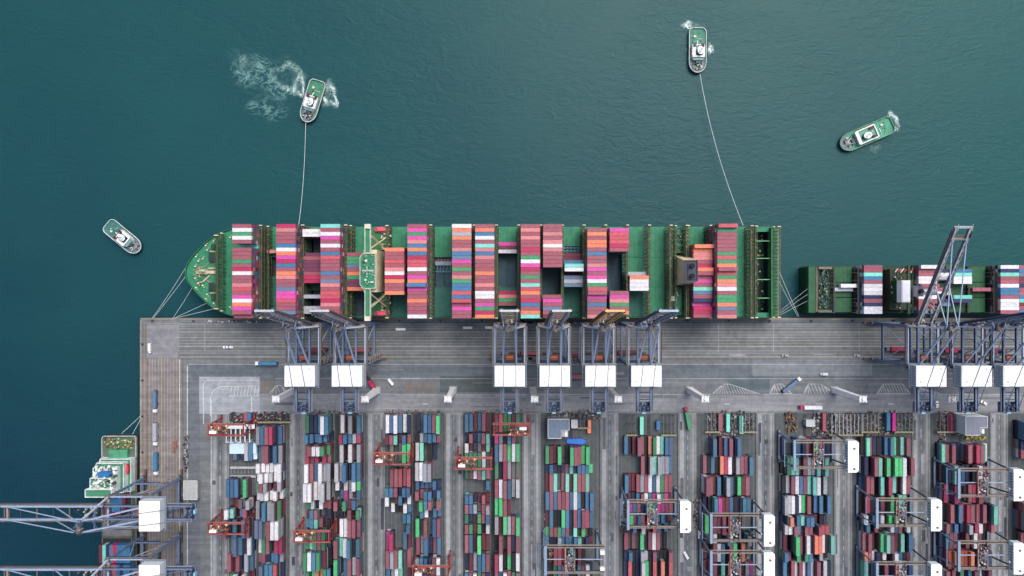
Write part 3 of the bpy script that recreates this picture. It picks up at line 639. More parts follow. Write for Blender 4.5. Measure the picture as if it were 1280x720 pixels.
# ------------------------------------------------------------------ container yard: rows of letters read west to east, lower case = low stacks, dark colours taking in their shade
def yard(k, off, lst, hmul=1.0, pitch=2.9, ncol=6):
    g = YG[k] + off; s10 = (H - 11) / F; lst = [b for b in lst if b[2]]; last = -1e9; fixed = []
    for py, kind, s in lst:      # a bay never starts before the one above it ends
        py = max(py, last); fixed.append((py, kind, s)); last = py + (12.19 if kind == 4 else 6.06) / s10 + .35
    lst = fixed
    for (py, kind, s) in lst:
        L_ = 12.19 if kind == 4 else 6.06; s = s.replace(' ', '')
        ytop = (360 - py) * s10; yc = ytop - L_ / 2 - .1
        base = random.choice([3, 4, 4, 5]) * hmul
        for i, ch in enumerate(s[:ncol]):
            if ch == '.': continue
            low = ch in 'nrky'
            hgt = max(1, round(base + random.choice([-1, 0, 0, 0, 1]) - (random.choice([1, 2, 3]) if low else 0))); hgt = min(hgt, 6)
            for t in range(hgt):
                cch = ch if t == hgt - 1 else random.choice('RBnrGWTCRBLkRB')
                cbox(STUFF, g + 1.35 + i * pitch, yc, .02 + t * 2.62, 2.4, L_, 2.56, mute(jit(CC[cch], .16)))
A = 0; B = 20.5
yard(0, A, [(555, 4, '.DnnWB'), (600, 4, 'BBBnE.'), (625, 2, '.rry.L'), (637, 2, 'WT.BR.'), (649, 4, 'RnB.BR'), (672, 4, 'yBDBnW'), (695, 4, 'RrRnLB'), (718, 4, 'rGW.Wr'), (742, 4, 'RBnWRG')])
yard(0, B, [(534, 4, 'LBRCnB'), (558, 4, 'BRRnBL'), (580, 2, 'WWWWWW'), (591, 2, 'WWWWWW'), (603, 2, 'GRL.rL'), (615, 2, 'WWWWWW'), (627, 4, 'LnBLLG'), (646, 4, 'DDGRWW'), (670, 4, 'WGRkCC'), (693, 2, 'RRnBBL'), (704, 4, 'rDBBXn'), (728, 4, 'BRLGRW')])
yard(1, A, [(519, 4, 'GnnBWB'), (543, 2, 'BBBBBn'), (557, 2, 'RRWWGG'), (568, 2, 'CRC.CR'), (580, 4, 'WRBWLL'), (602, 4, 'WWWWWL'), (627, 2, 'GWnWRR'), (638, 2, 'rBR.nn'), (650, 2, 'BBTR.k'), (664, 4, 'GTGRGn'), (688, 4, 'GWBGrk'), (692, 4, ''), (712, 4, 'GEOOGB'), (736, 4, 'RBWGRB')], 1.1)
yard(1, B, [(520, 4, '.W.L.B'), (543, 2, '.CBBLC'), (556, 4, '.W.W.L'), (579, 4, 'WLBkBB'), (602, 2, 'W.WLWE'), (613, 2, '.BPL.B'), (625, 2, 'R.GrB.'), (637, 2, '.k.R.G'), (649, 4, 'nWWRRR'), (673, 4, 'RTWBkB'), (697, 4, 'E.BRLR'), (721, 4, 'BRWGRC')], 1.0)
yard(2, A, [(520, 4, 'WBWBWn'), (545, 2, 'rRTrBR'), (556, 4, '.y.yEE'), (588, 4, '.RRXRX'), (604, 4, ''), (606, 2, 'BBRnBB'), (617, 2, 'W.rBnW'), (628, 2, '.WkkWB'), (641, 2, '....BB'), (653, 2, '.....B'), (664, 4, 'PC..Br'), (688, 4, 'RLRT.R'), (713, 4, 'BLWT.r'), (737, 4, 'RBGWnR')], .7)
yard(2, B, [(519, 4, 'n.BBRE'), (543, 2, 'kLBBBR'), (555, 4, 'WT.kn.'), (579, 4, 'WWLL..'), (603, 2, 'BBBBBn'), (615, 2, 'RRBBnB'), (627, 2, '.EBR.R'), (639, 2, '.BWnBB'), (651, 4, 'E.R.BR'), (675, 4, 'RLBnRB'), (699, 4, 'LBBnRW'), (723, 4, 'BRGWRB')], .75)
yard(3, A, [(519, 4, 'BBrBRr'), (544, 2, 'nRnBRT'), (556, 2, 'WrnyrT'), (567, 4, 'GGGGWy'), (590, 2, 'GRWRTR'), (603, 2, '.....B'), (621, 2, 'BBnrRr'), (633, 2, 'RBLyRL'), (645, 2, 'GnrGRB'), (658, 2, 'RGrEkW'), (671, 4, 'RBrErr'), (695, 4, 'nrLBBR'), (719, 4, 'BRWGRn')], .65)
yard(3, B, [(520, 4, 'RXGGrG'), (544, 2, 'PLkBR.'), (556, 4, 'BLREWE'), (579, 4, 'GnCLyy'), (601, 4, 'RWRBLW'), (625, 4, 'EERr..'), (626, 4, ''), (648, 4, 'LrELRE'), (671, 4, 'kR.RnR'), (694, 4, 'CWkEkW'), (718, 4, 'RBWRGR')], .65)
def wide(k, lst, hm=.75): yard(k, 1.2, lst, hm, 2.75, 12)
wide(4, [(560, 4, 'GrrE.kERREE.'), (584, 2, 'nBnknRTnBBBE'), (595, 4, 'rRT.RTrTRRT.'), (615, 4, 'BRBRRRBWBkBB'), (637, 4, 'rBkkEBnRBRXB'), (659, 2, 'ERRGBRnT.E.k'), (671, 2, 'BknLBBBBTnnr'), (685, 4, 'k.RXr.T.rk..'), (708, 4, 'nkGBRBkkBRWn')], .62)
wide(5, [(548, 4, 'BkrRRkOGWTBD'), (572, 4, '....R.LTLLLB'), (596, 4, 'BrrRLRWBWGRR'), (620, 2, 'nrnBRWBPWGPr'), (631, 2, '.PBRnBEBPPRR'), (645, 2, '.ERBRkRBBBkr'), (657, 2, 'kkBkWrrXBkBk'), (669, 4, 'R.R.E.RWR.k.'), (693, 2, 'nBknLLkRnkkR'), (704, 4, 'nXknWEkXkOkX')], .75)
wide(6, [(549, 4, '..B.rBRkB...'), (572, 4, 'RkBkOCWkLRRB'), (597, 4, 'RRrBnLBkErRr'), (622, 4, 'nkBPrrBknBBk'), (645, 4, 'E.RRR.RB..y.'), (668, 2, 'kkWknBTknkLk'), (680, 4, 'r.RWBkREkOk.'), (704, 4, 'rBRkTkRBRrLP')], .9)
wide(7, [(549, 4, 'n..BnRrEPBn.'), (573, 4, 'kGTTrRLLTyTR'), (597, 4, 'kLRWBRTTWnL.'), (622, 4, 'LWWnWERkBBkB'), (646, 2, 'nOkBTBBnrkn.'), (657, 2, 'WWRDnRRkXXXk'), (668, 4, 'rnERrWnOOWkT'), (692, 2, 'BRkGkGBnkLkk'), (703, 4, 'BnRWRWBWR.Wn')], .95)
wide(8, [(549, 4, 'kTRnknBBEkTR'), (572, 4, 'nnRTkEkEEWnR'), (597, 4, 'nRRkTkCkTrWR'), (621, 4, 'kCkkRkrEnTTk'), (645, 2, 'WkBkWkEEnkkn'), (656, 2, 'nBkRrrkWBRkW'), (667, 4, 'RRkrETRrrTkB'), (691, 2, 'ORWnkWyWBBkr'), (703, 4, 'TnBkrRkCkWBB')], .95)
wide(9, [(557, 4, 'TRRBnnRRCRGW'), (582, 4, 'knTBnknkWRrk'), (606, 4, 'CRCRkrRCRRkr'), (630, 4, 'kRkBCCRkRRkT'), (654, 2, 'RnBknLkCWkrR'), (665, 4, 'nBRRrnRyWRkk'), (689, 4, 'nVOrOVOrkRBR'), (713, 4, 'RnRkGkBRBWkR')], 1.0)
wide(10, [(528, 4, 'GRXRRBRRRBRR'), (552, 2, 'nBBBBBRBBRBB'), (563, 2, 'RCCRRRCRRBRR'), (590, 4, 'RBRRWRRBRRBR'), (630, 2, 'RRRROBRRRBRR'), (641, 4, 'BBBkRBRBRRBR'), (668, 4, 'RBkRnRRWRRBR'), (692, 4, 'RBRnRBRBRWBR')], .95)
# hand-placed: stack ends visible on the ground of the short bays, trailers on their own
tag(STUFF.build('container_stack', M_CONT), 'coloured shipping containers stacked in the yard and beneath the top deck rows', 'containers', kind='stuff')

# ------------------------------------------------------------------ ship-to-shore cranes
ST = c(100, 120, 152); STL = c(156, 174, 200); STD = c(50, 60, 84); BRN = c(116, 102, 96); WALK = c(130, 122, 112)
def boom_mesh(c1, c2, c3, L_=68):
    m = MB(c1)
    for sx in (-1, 1):
        x = sx * 4.1
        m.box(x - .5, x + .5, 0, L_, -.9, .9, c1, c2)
        m.box(x + sx * .75, x + sx * 1.9, 0, L_ - 2, -.3, -.15, WALK); m.box(x + sx * 1.8, x + sx * 1.9, 0, L_ - 2, -.15, .9, c3)
        for k in range(9): m.beam((x, 2 + k * 7.6, 1.1), (x, 5.8 + k * 7.6, 2.6), .22, col=c2); m.beam((x, 5.8 + k * 7.6, 2.6), (x, 9.6 + k * 7.6, 1.1), .22, col=c2)
        m.beam((x, 4, 2.6), (x, L_ - 6, 2.6), .25, col=c2)
    for k in range(7):
        y = 1 + k * 10.2; m.box(-4.1, 4.1, y - .3, y + .3, -.5, .1, c3 if k % 2 else BRN)
        if k < 6: m.beam((-4, y, .1), (4, y + 10.2, .1), .2, col=c3)
    m.box(-5.2, 5.2, L_ - .7, L_ + .3, -.3, .8, c2); m.box(-4.8, 4.8, L_ - 8.4, L_ - 7.4, -.8, .6, c(150, 140, 128))
    for k in range(18): x = random.uniform(-3.6, 3.2); y = random.uniform(0, 15); m.box(x, x + .8, y, y + .9, -1.2, random.uniform(0, 1.4), random.choice([BRN, STD, c(190, 190, 180)]))
    return m
def sts(name, label, loc, rz, angle, tint=None, group='tall ship-to-shore cranes on the quay'):
    root = empty(name, label, 'crane', loc, rz, group)
    hs_, wy = 9.4, 12.4
    if not STS_PROTO:
        # legs
        for sx in (-1, 1):
            for sy in (-1, 1):
                l = MB(ST); l.taper(sx * hs_ - .7, sx * hs_ + .7, sy * wy - .8, sy * wy + .8, 3, sx * hs_ - .6, sx * hs_ + .6, sy * wy - .7, sy * wy + .7, 45); lo_ = l.build('leg', M_STEEL, root); STS_PROTO.append(lo_)
                b = MB(c(96, 84, 76))
                for k in range(8): b.box(sx * hs_ - 5.6 + k * 1.45, sx * hs_ - 4.6 + k * 1.45, sy * wy - .5, sy * wy + .5, .1, 1.2, c(60, 56, 56))
                b.box(sx * hs_ - 5.8, sx * hs_ + 5.8, sy * wy - .7, sy * wy + .7, 1.2, 1.9, c(104, 84, 72)); b.box(sx * hs_ - 3, sx * hs_ + 3, sy * wy - .6, sy * wy + .6, 1.9, 3, c(110, 100, 92)); b.build('bogie', M_STEEL, lo_)
        s = MB(STD)
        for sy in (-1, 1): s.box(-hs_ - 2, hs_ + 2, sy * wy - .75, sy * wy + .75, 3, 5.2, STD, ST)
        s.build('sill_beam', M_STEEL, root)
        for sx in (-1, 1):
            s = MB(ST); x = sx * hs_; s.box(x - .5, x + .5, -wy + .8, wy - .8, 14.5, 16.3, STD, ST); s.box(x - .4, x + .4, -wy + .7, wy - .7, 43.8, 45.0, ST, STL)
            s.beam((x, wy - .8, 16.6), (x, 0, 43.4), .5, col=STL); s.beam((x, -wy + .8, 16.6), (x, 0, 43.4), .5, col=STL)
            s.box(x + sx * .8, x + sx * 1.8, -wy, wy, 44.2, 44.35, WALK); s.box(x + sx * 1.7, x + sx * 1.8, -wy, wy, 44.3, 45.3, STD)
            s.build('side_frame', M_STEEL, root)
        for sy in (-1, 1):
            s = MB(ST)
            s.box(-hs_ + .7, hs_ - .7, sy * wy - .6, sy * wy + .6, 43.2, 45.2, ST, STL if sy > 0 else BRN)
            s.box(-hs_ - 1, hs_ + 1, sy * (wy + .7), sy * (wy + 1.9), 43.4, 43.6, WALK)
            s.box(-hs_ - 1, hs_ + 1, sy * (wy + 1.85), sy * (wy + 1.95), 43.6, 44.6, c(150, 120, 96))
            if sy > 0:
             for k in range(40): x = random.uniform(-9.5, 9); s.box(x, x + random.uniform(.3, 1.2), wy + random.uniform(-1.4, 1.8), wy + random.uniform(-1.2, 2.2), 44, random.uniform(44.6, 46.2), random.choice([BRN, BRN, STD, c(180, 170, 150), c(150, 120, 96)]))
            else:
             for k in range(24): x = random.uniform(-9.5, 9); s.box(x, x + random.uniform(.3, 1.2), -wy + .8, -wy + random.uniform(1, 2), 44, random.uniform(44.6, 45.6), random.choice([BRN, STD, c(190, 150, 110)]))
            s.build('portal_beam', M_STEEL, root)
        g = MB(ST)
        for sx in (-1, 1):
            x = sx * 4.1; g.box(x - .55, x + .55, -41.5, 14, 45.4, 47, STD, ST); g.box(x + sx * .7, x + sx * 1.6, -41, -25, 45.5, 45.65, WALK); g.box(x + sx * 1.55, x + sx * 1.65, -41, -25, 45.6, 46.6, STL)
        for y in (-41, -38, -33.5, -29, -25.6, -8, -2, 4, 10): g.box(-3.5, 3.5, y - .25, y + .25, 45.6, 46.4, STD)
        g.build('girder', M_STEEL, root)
        p = MB(STD); p.box(-5.2, 5.2, -42, -35.4, 42.6, 42.9, c(70, 84, 110))
        for k in range(40): x = random.uniform(-4.8, 4); y = random.uniform(-41.6, -36.4); p.box(x, x + random.uniform(.4, 1.6), y, y + random.uniform(.4, 1.4), 42.9, random.uniform(43.4, 45.2), random.choice([STD, ST, c(60, 130, 190), c(34, 40, 54), c(120, 130, 150)]))
        p.wall([(-5.2, -42), (5.2, -42), (5.2, -35.4), (-5.2, -35.4)], 43.8, 44, .15, STL); p.box(-1.2, 1.2, -42.6, -41.4, 42.9, 45.4, c(140, 190, 220)); p.build('counterweight_platform', M_STEEL, root)
        hm = MB(c(240, 240, 240)); hm.box(-9.3, 9.3, -24.4, -11.6, 47.4, 53.4, c(206, 214, 224), c(245, 245, 246)); hm.box(-8.7, 8.7, -24, -12, 53.4, 53.65, c(245, 245, 246))
        for k in range(12): hm.box(-9.45, -9.3, -23.6 + k, -23.1 + k, 48.6, 52.4, c(110, 128, 150))
        for k in range(6): hm.box(-8.4 + k * 3, -8.34 + k * 3, -23.8, -12.2, 53.65, 53.7, c(214, 218, 222))
        for x_, y_ in ((-7, -22), (5.4, -14), (6.6, -21.5)): hm.box(x_, x_ + 1.1, y_, y_ + 1.1, 53.65, 54, c(206, 210, 214))
        for y in (-20.2, -15.6): hm.box(-8.6, 8.6, y - .06, y + .06, 53.65, 53.72, c(224, 228, 232))
        hb_ = hm.build('machinery_house', M_WHITE, root)
        ral = MB(c(150, 170, 186)); ral.box(-10.6, 10.6, -25.6, -10.6, 47.1, 47.35, c(110, 120, 130)); ral.wall([(-10.5, -25.5), (10.5, -25.5), (10.5, -10.7), (-10.5, -10.7)], 48.3, 48.45, .15); ral.build('walkway', M_STEEL, hb_)
        for sx in (-1, 1): pass
        af = MB(ST)
        for sx in (-1, 1):
            af.beam((sx * hs_, wy, 45), (sx * 3.2, wy + .4, 73), .9, col=c(196, 204, 216)); af.beam((sx * 3.2, wy + .4, 73), (sx * 4.1, -wy, 47), .85, col=STL)
        af.box(-4.2, 4.2, wy - .6, wy + 1.4, 72.6, 74, ST); af.box(-2.6, 2.6, wy - 1, wy + 1.6, 74, 74.8, c(110, 104, 100))
        for k in range(26): x = random.uniform(-3.8, 3); y = wy + random.uniform(-1.6, 1.6); af.box(x, x + .7, y, y + .7, 72, random.uniform(74.2, 76), random.choice([BRN, STD, c(60, 110, 150), c(150, 140, 130)]))
        for sx in (-1, 1): af.beam((sx * 6.6, wy, 56), (0, wy, 62), .5)
        af.beam((-6.3, wy, 59), (6.3, wy, 59), .7); af.build('a_frame', M_STEEL, root)
        tb = MB(c(96, 108, 130))
        for sx in (-1, 1): tb.beam((sx * 3.4, wy, 73.4), (sx * 4.1, -40.5, 47.2), .34)
        tb.build('tie_bar', M_STEEL, root)
        tr = MB(c(150, 84, 52)); tr.box(-3.4, 3.4, -9.4, -5.4, 44, 45, c(120, 70, 50)); tr.box(-2.2, 2.2, -8.6, -6.2, 45, 46.4, c(170, 88, 54)); tr.box(-3.3, -1, -5.3, -3, 40.4, 43.4, c(90, 110, 140))
        for k in range(5): tr.box(-3.2 + k * 1.3, -2.6 + k * 1.3, -9.2, -5.6, 45, 45.6, c(60, 50, 50))
        tr.build('trolley', M_STEEL, root)
        sp = MB(c(170, 110, 50)); sp.box(-6, 6, -8.4, -6.6, 20, 20.7, c(70, 60, 60))
        for sx in (-1, 1):
            for yy in (-8.6, -6.4): sp.beam((sx * 1.4, yy, 20.6), (sx * 1.4, yy, 44), .12, col=c(40, 40, 46))
        sp.build('spreader', M_DARK, root)
        sc = MB(WALK)
        for k in range(10): z = 4 + k * 3.9; y0, y1 = (-wy + 1.2, -wy + 4.2) if k % 2 else (-wy + 4.2, -wy + 1.2); sc.beam((hs_ + 1.6, y0, z), (hs_ + 1.6, y1, z + 3.9), .8, .2); sc.box(hs_ + 1, hs_ + 2.2, y1 - .7, y1 + .7, z + 3.8, z + 3.95)
        sc.build('stair', M_STEEL, root)
        STS_ROOT.append(root)
    else:
        for ch in list(STS_ROOT[0].children):
            if ch.name.split('.')[0] not in ('boom', 'boom_tie'): copy_tree(ch, root)
    key = tint or 'blue'
    if key not in BOOMS:
        cs_ = {'blue': (ST, STL, STD), 'yellow': (c(150, 116, 78), c(214, 174, 116), c(92, 72, 60)), 'grey': (c(104, 118, 150), c(182, 186, 192), c(96, 92, 90))}[key]  # warm lamplight on one boom is put into the yellow set's colours
        BOOMS[key] = boom_mesh(*cs_).mesh('boom', M_STEEL)
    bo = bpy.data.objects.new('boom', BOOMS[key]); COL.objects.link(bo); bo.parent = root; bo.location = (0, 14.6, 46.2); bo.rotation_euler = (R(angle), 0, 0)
    # folding ties from the apex to the boom
    t = MB(STL)
    ca, sa = math.cos(R(angle)), math.sin(R(angle))
    for sx in (-1, 1):
        for d_ in ((30, 60) if angle < 60 else (26,)):
            q_ = (sx * 4.1, 14.6 + d_ * ca - 1.2 * sa, 46.2 + d_ * sa + 1.2 * ca); t.beam((sx * 3.3, wy + .8, 73.6), q_, .5 if angle < 60 else .4)
    tt_ = t.build('boom_tie', M_STEEL, root)
    return root
STS_PROTO = []; STS_ROOT = []; BOOMS = {}
YC = -36.5
for X, ang, tint, lab in ((-131.2, 81.5, 'grey', 'blue-grey quay crane, boom raised, leftmost beside the long ship'), (-102, 81.5, 'grey', 'blue-grey quay crane, boom raised, right one of the pair near the bow'),
        (-1.4, 81.5, 'grey', 'upright-looking quay crane at mid ship, first of the row of four'), (26.4, 81.5, 'grey', 'quay crane with raised boom, second of the middle row of four'),
        (54.6, 81.5, 'yellow', 'quay crane with raised boom coloured warm as if lamplit, third of the middle four'), (83, 81.5, 'blue', 'quay crane with raised blue boom, last of the middle four towards the stern'),
        (259, 33, 'grey', 'quay crane with its boom reaching out over the smaller green ship'), (287, 81.5, 'blue', 'quay crane with raised blue boom, next right of the crane with lowered boom'),
        (312.8, 81.5, 'blue', 'quay crane cut by the right picture edge, behind the smaller ship')):
    sts('quay_crane', lab, (X, YC, 0), 0, ang, tint)
sts('quay_crane', 'quay crane with horizontal boom over the sea, beside the small feeder ship', (-242, -141, 0), R(90), 0, 'blue')
sts('quay_crane', 'lower-left corner quay crane with horizontal boom over the sea', (-242, -180.5, 0), R(90), 0, 'blue')

# ------------------------------------------------------------------ red rubber-tyred gantry cranes
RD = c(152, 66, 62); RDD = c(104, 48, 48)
def rtg_proto(root):
    for sy in (-1, 1):
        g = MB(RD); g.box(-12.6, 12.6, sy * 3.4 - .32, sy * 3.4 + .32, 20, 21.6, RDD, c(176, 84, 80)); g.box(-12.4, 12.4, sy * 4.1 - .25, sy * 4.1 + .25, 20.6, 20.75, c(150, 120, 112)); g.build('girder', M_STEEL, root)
    for sx in (-1, 1):
        for sy in (-1, 1):
            l = MB(RD); l.beam((sx * 11.6, sy * 3.4, 20.4), (sx * 11.6, sy * 4.2, 2.2), .7, .7); l.build('leg', M_STEEL, root)
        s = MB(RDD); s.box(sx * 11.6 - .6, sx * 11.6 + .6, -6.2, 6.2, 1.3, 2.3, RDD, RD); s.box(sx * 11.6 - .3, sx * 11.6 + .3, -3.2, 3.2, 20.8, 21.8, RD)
        s.beam((sx * 11.6, -3.9, 8), (sx * 11.6, 3.6, 19.6), .45); s.beam((sx * 11.6, 3.9, 8), (sx * 11.6, -3.6, 19.6), .45); s.beam((sx * 11.6, -4, 8), (sx * 11.6, 4, 8), .45); s.build('end_frame', M_STEEL, root)
        w_ = MB(c(20, 20, 24))
        for yy in (-5.6, -4, 4, 5.6): w_.box(sx * 11.6 - .45, sx * 11.6 + .45, yy - .7, yy + .7, .02, 1.3)
        w_.build('wheel', M_DARK, root)
    h = MB(c(232, 234, 236)); h.box(-10, -5.4, -1.9, -.1, 21.8, 24); h.build('electric_house', M_WHITE, root)
    t = MB(RD); t.box(-10.6, -2.6, -3.3, -2.3, 21.4, 22.2); t.box(-10.6, -2.6, 2.3, 3.3, 21.4, 22.2)
    for k in range(70): x = random.uniform(-11, 1.5); y = random.uniform(-3.6, 3); t.box(x, x + random.uniform(.3, 1), y, y + random.uniform(.3, 1.2), 21, random.uniform(21.6, 23), random.choice([RD, RDD, c(180, 130, 90), c(90, 60, 54), c(220, 200, 180)]))
    t.box(-4, -2.2, -1, 1, 17.6, 20, c(90, 100, 110)); t.build('trolley', M_STEEL, root)
RT = [((-190.2, -94.5), 'red gantry crane at the top of the leftmost yard block, by white racks', 0), ((-190.2, -160), 'red gantry crane over the leftmost yard block, lower of its two', 0), ((-133.3, -165.3), 'red gantry crane over the second pair of yard blocks', 0),
      ((-80.2, -113.6), 'red gantry crane over the third pair of yard blocks, upper one', 0), ((-25.6, -116.6), 'red gantry crane over the block just left of the centre lane', 0), ((-.4, -94), 'red gantry crane at the top of the centre yard block', 1), ((-54.4, -188.6), 'red gantry crane at the bottom edge over the third pair of blocks', 0)]
r0 = None
for (x, y), lab, fl in RT:
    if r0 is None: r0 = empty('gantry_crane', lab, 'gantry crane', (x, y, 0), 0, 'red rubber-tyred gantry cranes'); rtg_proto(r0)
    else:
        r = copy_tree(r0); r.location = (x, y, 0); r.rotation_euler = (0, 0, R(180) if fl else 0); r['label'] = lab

# ------------------------------------------------------------------ rail-mounted gantry cranes with white houses
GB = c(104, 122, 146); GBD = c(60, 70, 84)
def rmg_proto(root, house=True):
    for sy in (-1, 1):
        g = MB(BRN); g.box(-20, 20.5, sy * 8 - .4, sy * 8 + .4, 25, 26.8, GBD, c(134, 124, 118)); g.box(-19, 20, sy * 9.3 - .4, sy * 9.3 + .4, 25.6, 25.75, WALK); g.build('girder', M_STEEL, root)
    w_ = MB(STL); w_.box(-18, 19, -.25, .25, 25.6, 26, STL); w_.build('cable_walkway', M_STEEL, root)
    for sx in (-1, 1):
        for sy in (-1, 1):
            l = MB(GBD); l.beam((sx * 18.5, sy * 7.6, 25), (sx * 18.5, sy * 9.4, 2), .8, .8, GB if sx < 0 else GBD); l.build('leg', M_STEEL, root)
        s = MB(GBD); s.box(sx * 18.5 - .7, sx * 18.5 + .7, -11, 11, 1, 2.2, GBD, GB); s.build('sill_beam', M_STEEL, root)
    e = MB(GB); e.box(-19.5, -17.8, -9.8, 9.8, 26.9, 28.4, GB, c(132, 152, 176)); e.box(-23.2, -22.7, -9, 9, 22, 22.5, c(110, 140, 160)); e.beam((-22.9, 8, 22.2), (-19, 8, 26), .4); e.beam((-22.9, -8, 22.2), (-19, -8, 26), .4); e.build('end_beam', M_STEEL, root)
    if house:
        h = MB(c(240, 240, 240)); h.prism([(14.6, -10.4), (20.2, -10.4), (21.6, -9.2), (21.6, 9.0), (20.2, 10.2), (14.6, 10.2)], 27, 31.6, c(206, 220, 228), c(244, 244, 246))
        for k in range(9): h.box(14.45, 14.6, -8 + k * 1.8, -7 + k * 1.8, 28, 30.6, c(90, 130, 140))
        ho = h.build('electric_house', M_WHITE, root)
        for y in (5.2, -8): f_ = MB(c(150, 144, 140)); f_.cyl(18.6, y, 31.6, 32, .8, n=12); f_.cyl(18.6, y, 32, 32.1, .45, c(70, 66, 66), n=10); f_.build('roof_fan', M_STEEL, ho)
        b = MB(c(160, 150, 150)); b.box(13.6, 14.4, -4, -2.6, 27, 29, c(230, 232, 236)); b.build('control_box', M_WHITE, root)
    else:
        h = MB(c(232, 234, 236)); h.box(17, 19.8, 4.6, 7, 27, 30); h.box(17, 19.8, -6, -4, 27, 29.6); h.build('electric_house', M_WHITE, root)
    t = MB(BRN); t.box(-6, -5.2, -8.5, 8.5, 27, 27.8, c(170, 130, 120)); t.box(0, .8, -8.5, 8.5, 27, 27.8, c(120, 110, 110)); t.box(-5, -.4, -3.5, 3, 27.2, 28.2, c(96, 100, 110))
    for k in range(46): x = random.uniform(-6, 0); y = random.uniform(-7.5, 7); t.box(x, x + random.uniform(.3, 1.1), y, y + random.uniform(.3, 1.2), 27.6, random.uniform(28, 29.4), random.choice([c(60, 62, 74), c(110, 108, 112), c(150, 110, 96), c(200, 200, 204), c(40, 44, 56)]))
    t.build('trolley', M_STEEL, root)
RM = [(113, -148.6, 'white-housed gantry crane over the sixth yard block'), (167.4, -157.5, 'white-housed gantry crane over the seventh yard block, upper of the two touching ones'), (167.4, -182, 'white-housed gantry crane over the seventh yard block, lower of the two touching ones'),
      (222, -109.5, 'white-housed gantry crane over the eighth yard block, the topmost one'), (276, -147.6, 'white-housed gantry crane over the ninth yard block, upper of its two'), (276, -189.5, 'white-housed gantry crane over the ninth yard block, at the bottom edge'),
      (329.6, -128, 'white-housed gantry crane by the right picture edge, upper of two'), (329.6, -175.7, 'white-housed gantry crane by the right picture edge, lower of two')]
r0 = None
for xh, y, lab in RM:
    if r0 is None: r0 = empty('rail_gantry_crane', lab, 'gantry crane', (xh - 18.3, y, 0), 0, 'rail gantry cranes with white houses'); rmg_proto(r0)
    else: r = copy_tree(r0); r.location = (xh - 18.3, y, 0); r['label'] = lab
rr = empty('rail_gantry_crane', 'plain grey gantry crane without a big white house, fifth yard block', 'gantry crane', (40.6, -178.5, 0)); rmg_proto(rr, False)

# ------------------------------------------------------------------ floodlight towers
def tower(root):
    t = MB(c(246, 247, 250)); t.taper(-1.9, 1.9, -1.9, 1.9, .5, -1.3, 1.3, -1.3, 1.3, 38); t.build('shaft', M_WHITE, root)
    b = MB(c(150, 150, 154)); b.box(-2.8, 2.8, -2.8, 2.8, .01, .5); b.build('base', M_APRON, root)
    h = MB(c(224, 226, 230)); h.box(-2.3, 2.3, -1.7, 1.7, 38, 38.5); h.cyl(0, 0, 38.5, 39.6, 1.0, n=8); h.build('platform', M_WHITE, root)
    for k in range(6):
        l = MB(c(206, 210, 216)); x, y = (-1.9, 0, 1.9)[k % 3], (-1.6, 1.6)[k // 3]; l.box(x - .55, x + .55, y - .55, y + .55, 37.6, 38.9); l.build('floodlight', M_STEEL, root)
TW = [(-151, 'leftmost white floodlight tower, by the leftmost quay cranes'), (-94, 'white floodlight tower below the second quay crane from the left'), (-41, 'white floodlight tower on the open road left of the middle cranes'), (14.5, 'white floodlight tower between the first two middle quay cranes'), (68, 'white floodlight tower between the last two middle quay cranes'),
      (123.6, 'white floodlight tower by the long zebra marking right of the middle cranes'), (224.5, 'white floodlight tower left of the right-hand crane group'), (281.5, 'white floodlight tower behind the right-hand crane group')]
r0 = None
for x, lab in TW:
    if r0 is None: r0 = empty('floodlight_tower', lab, 'light tower', (x, -71, 0), 0, 'white floodlight towers along the road'); tower(r0)
    else: r = copy_tree(r0); r.location = (x, -71, 0); r['label'] = lab
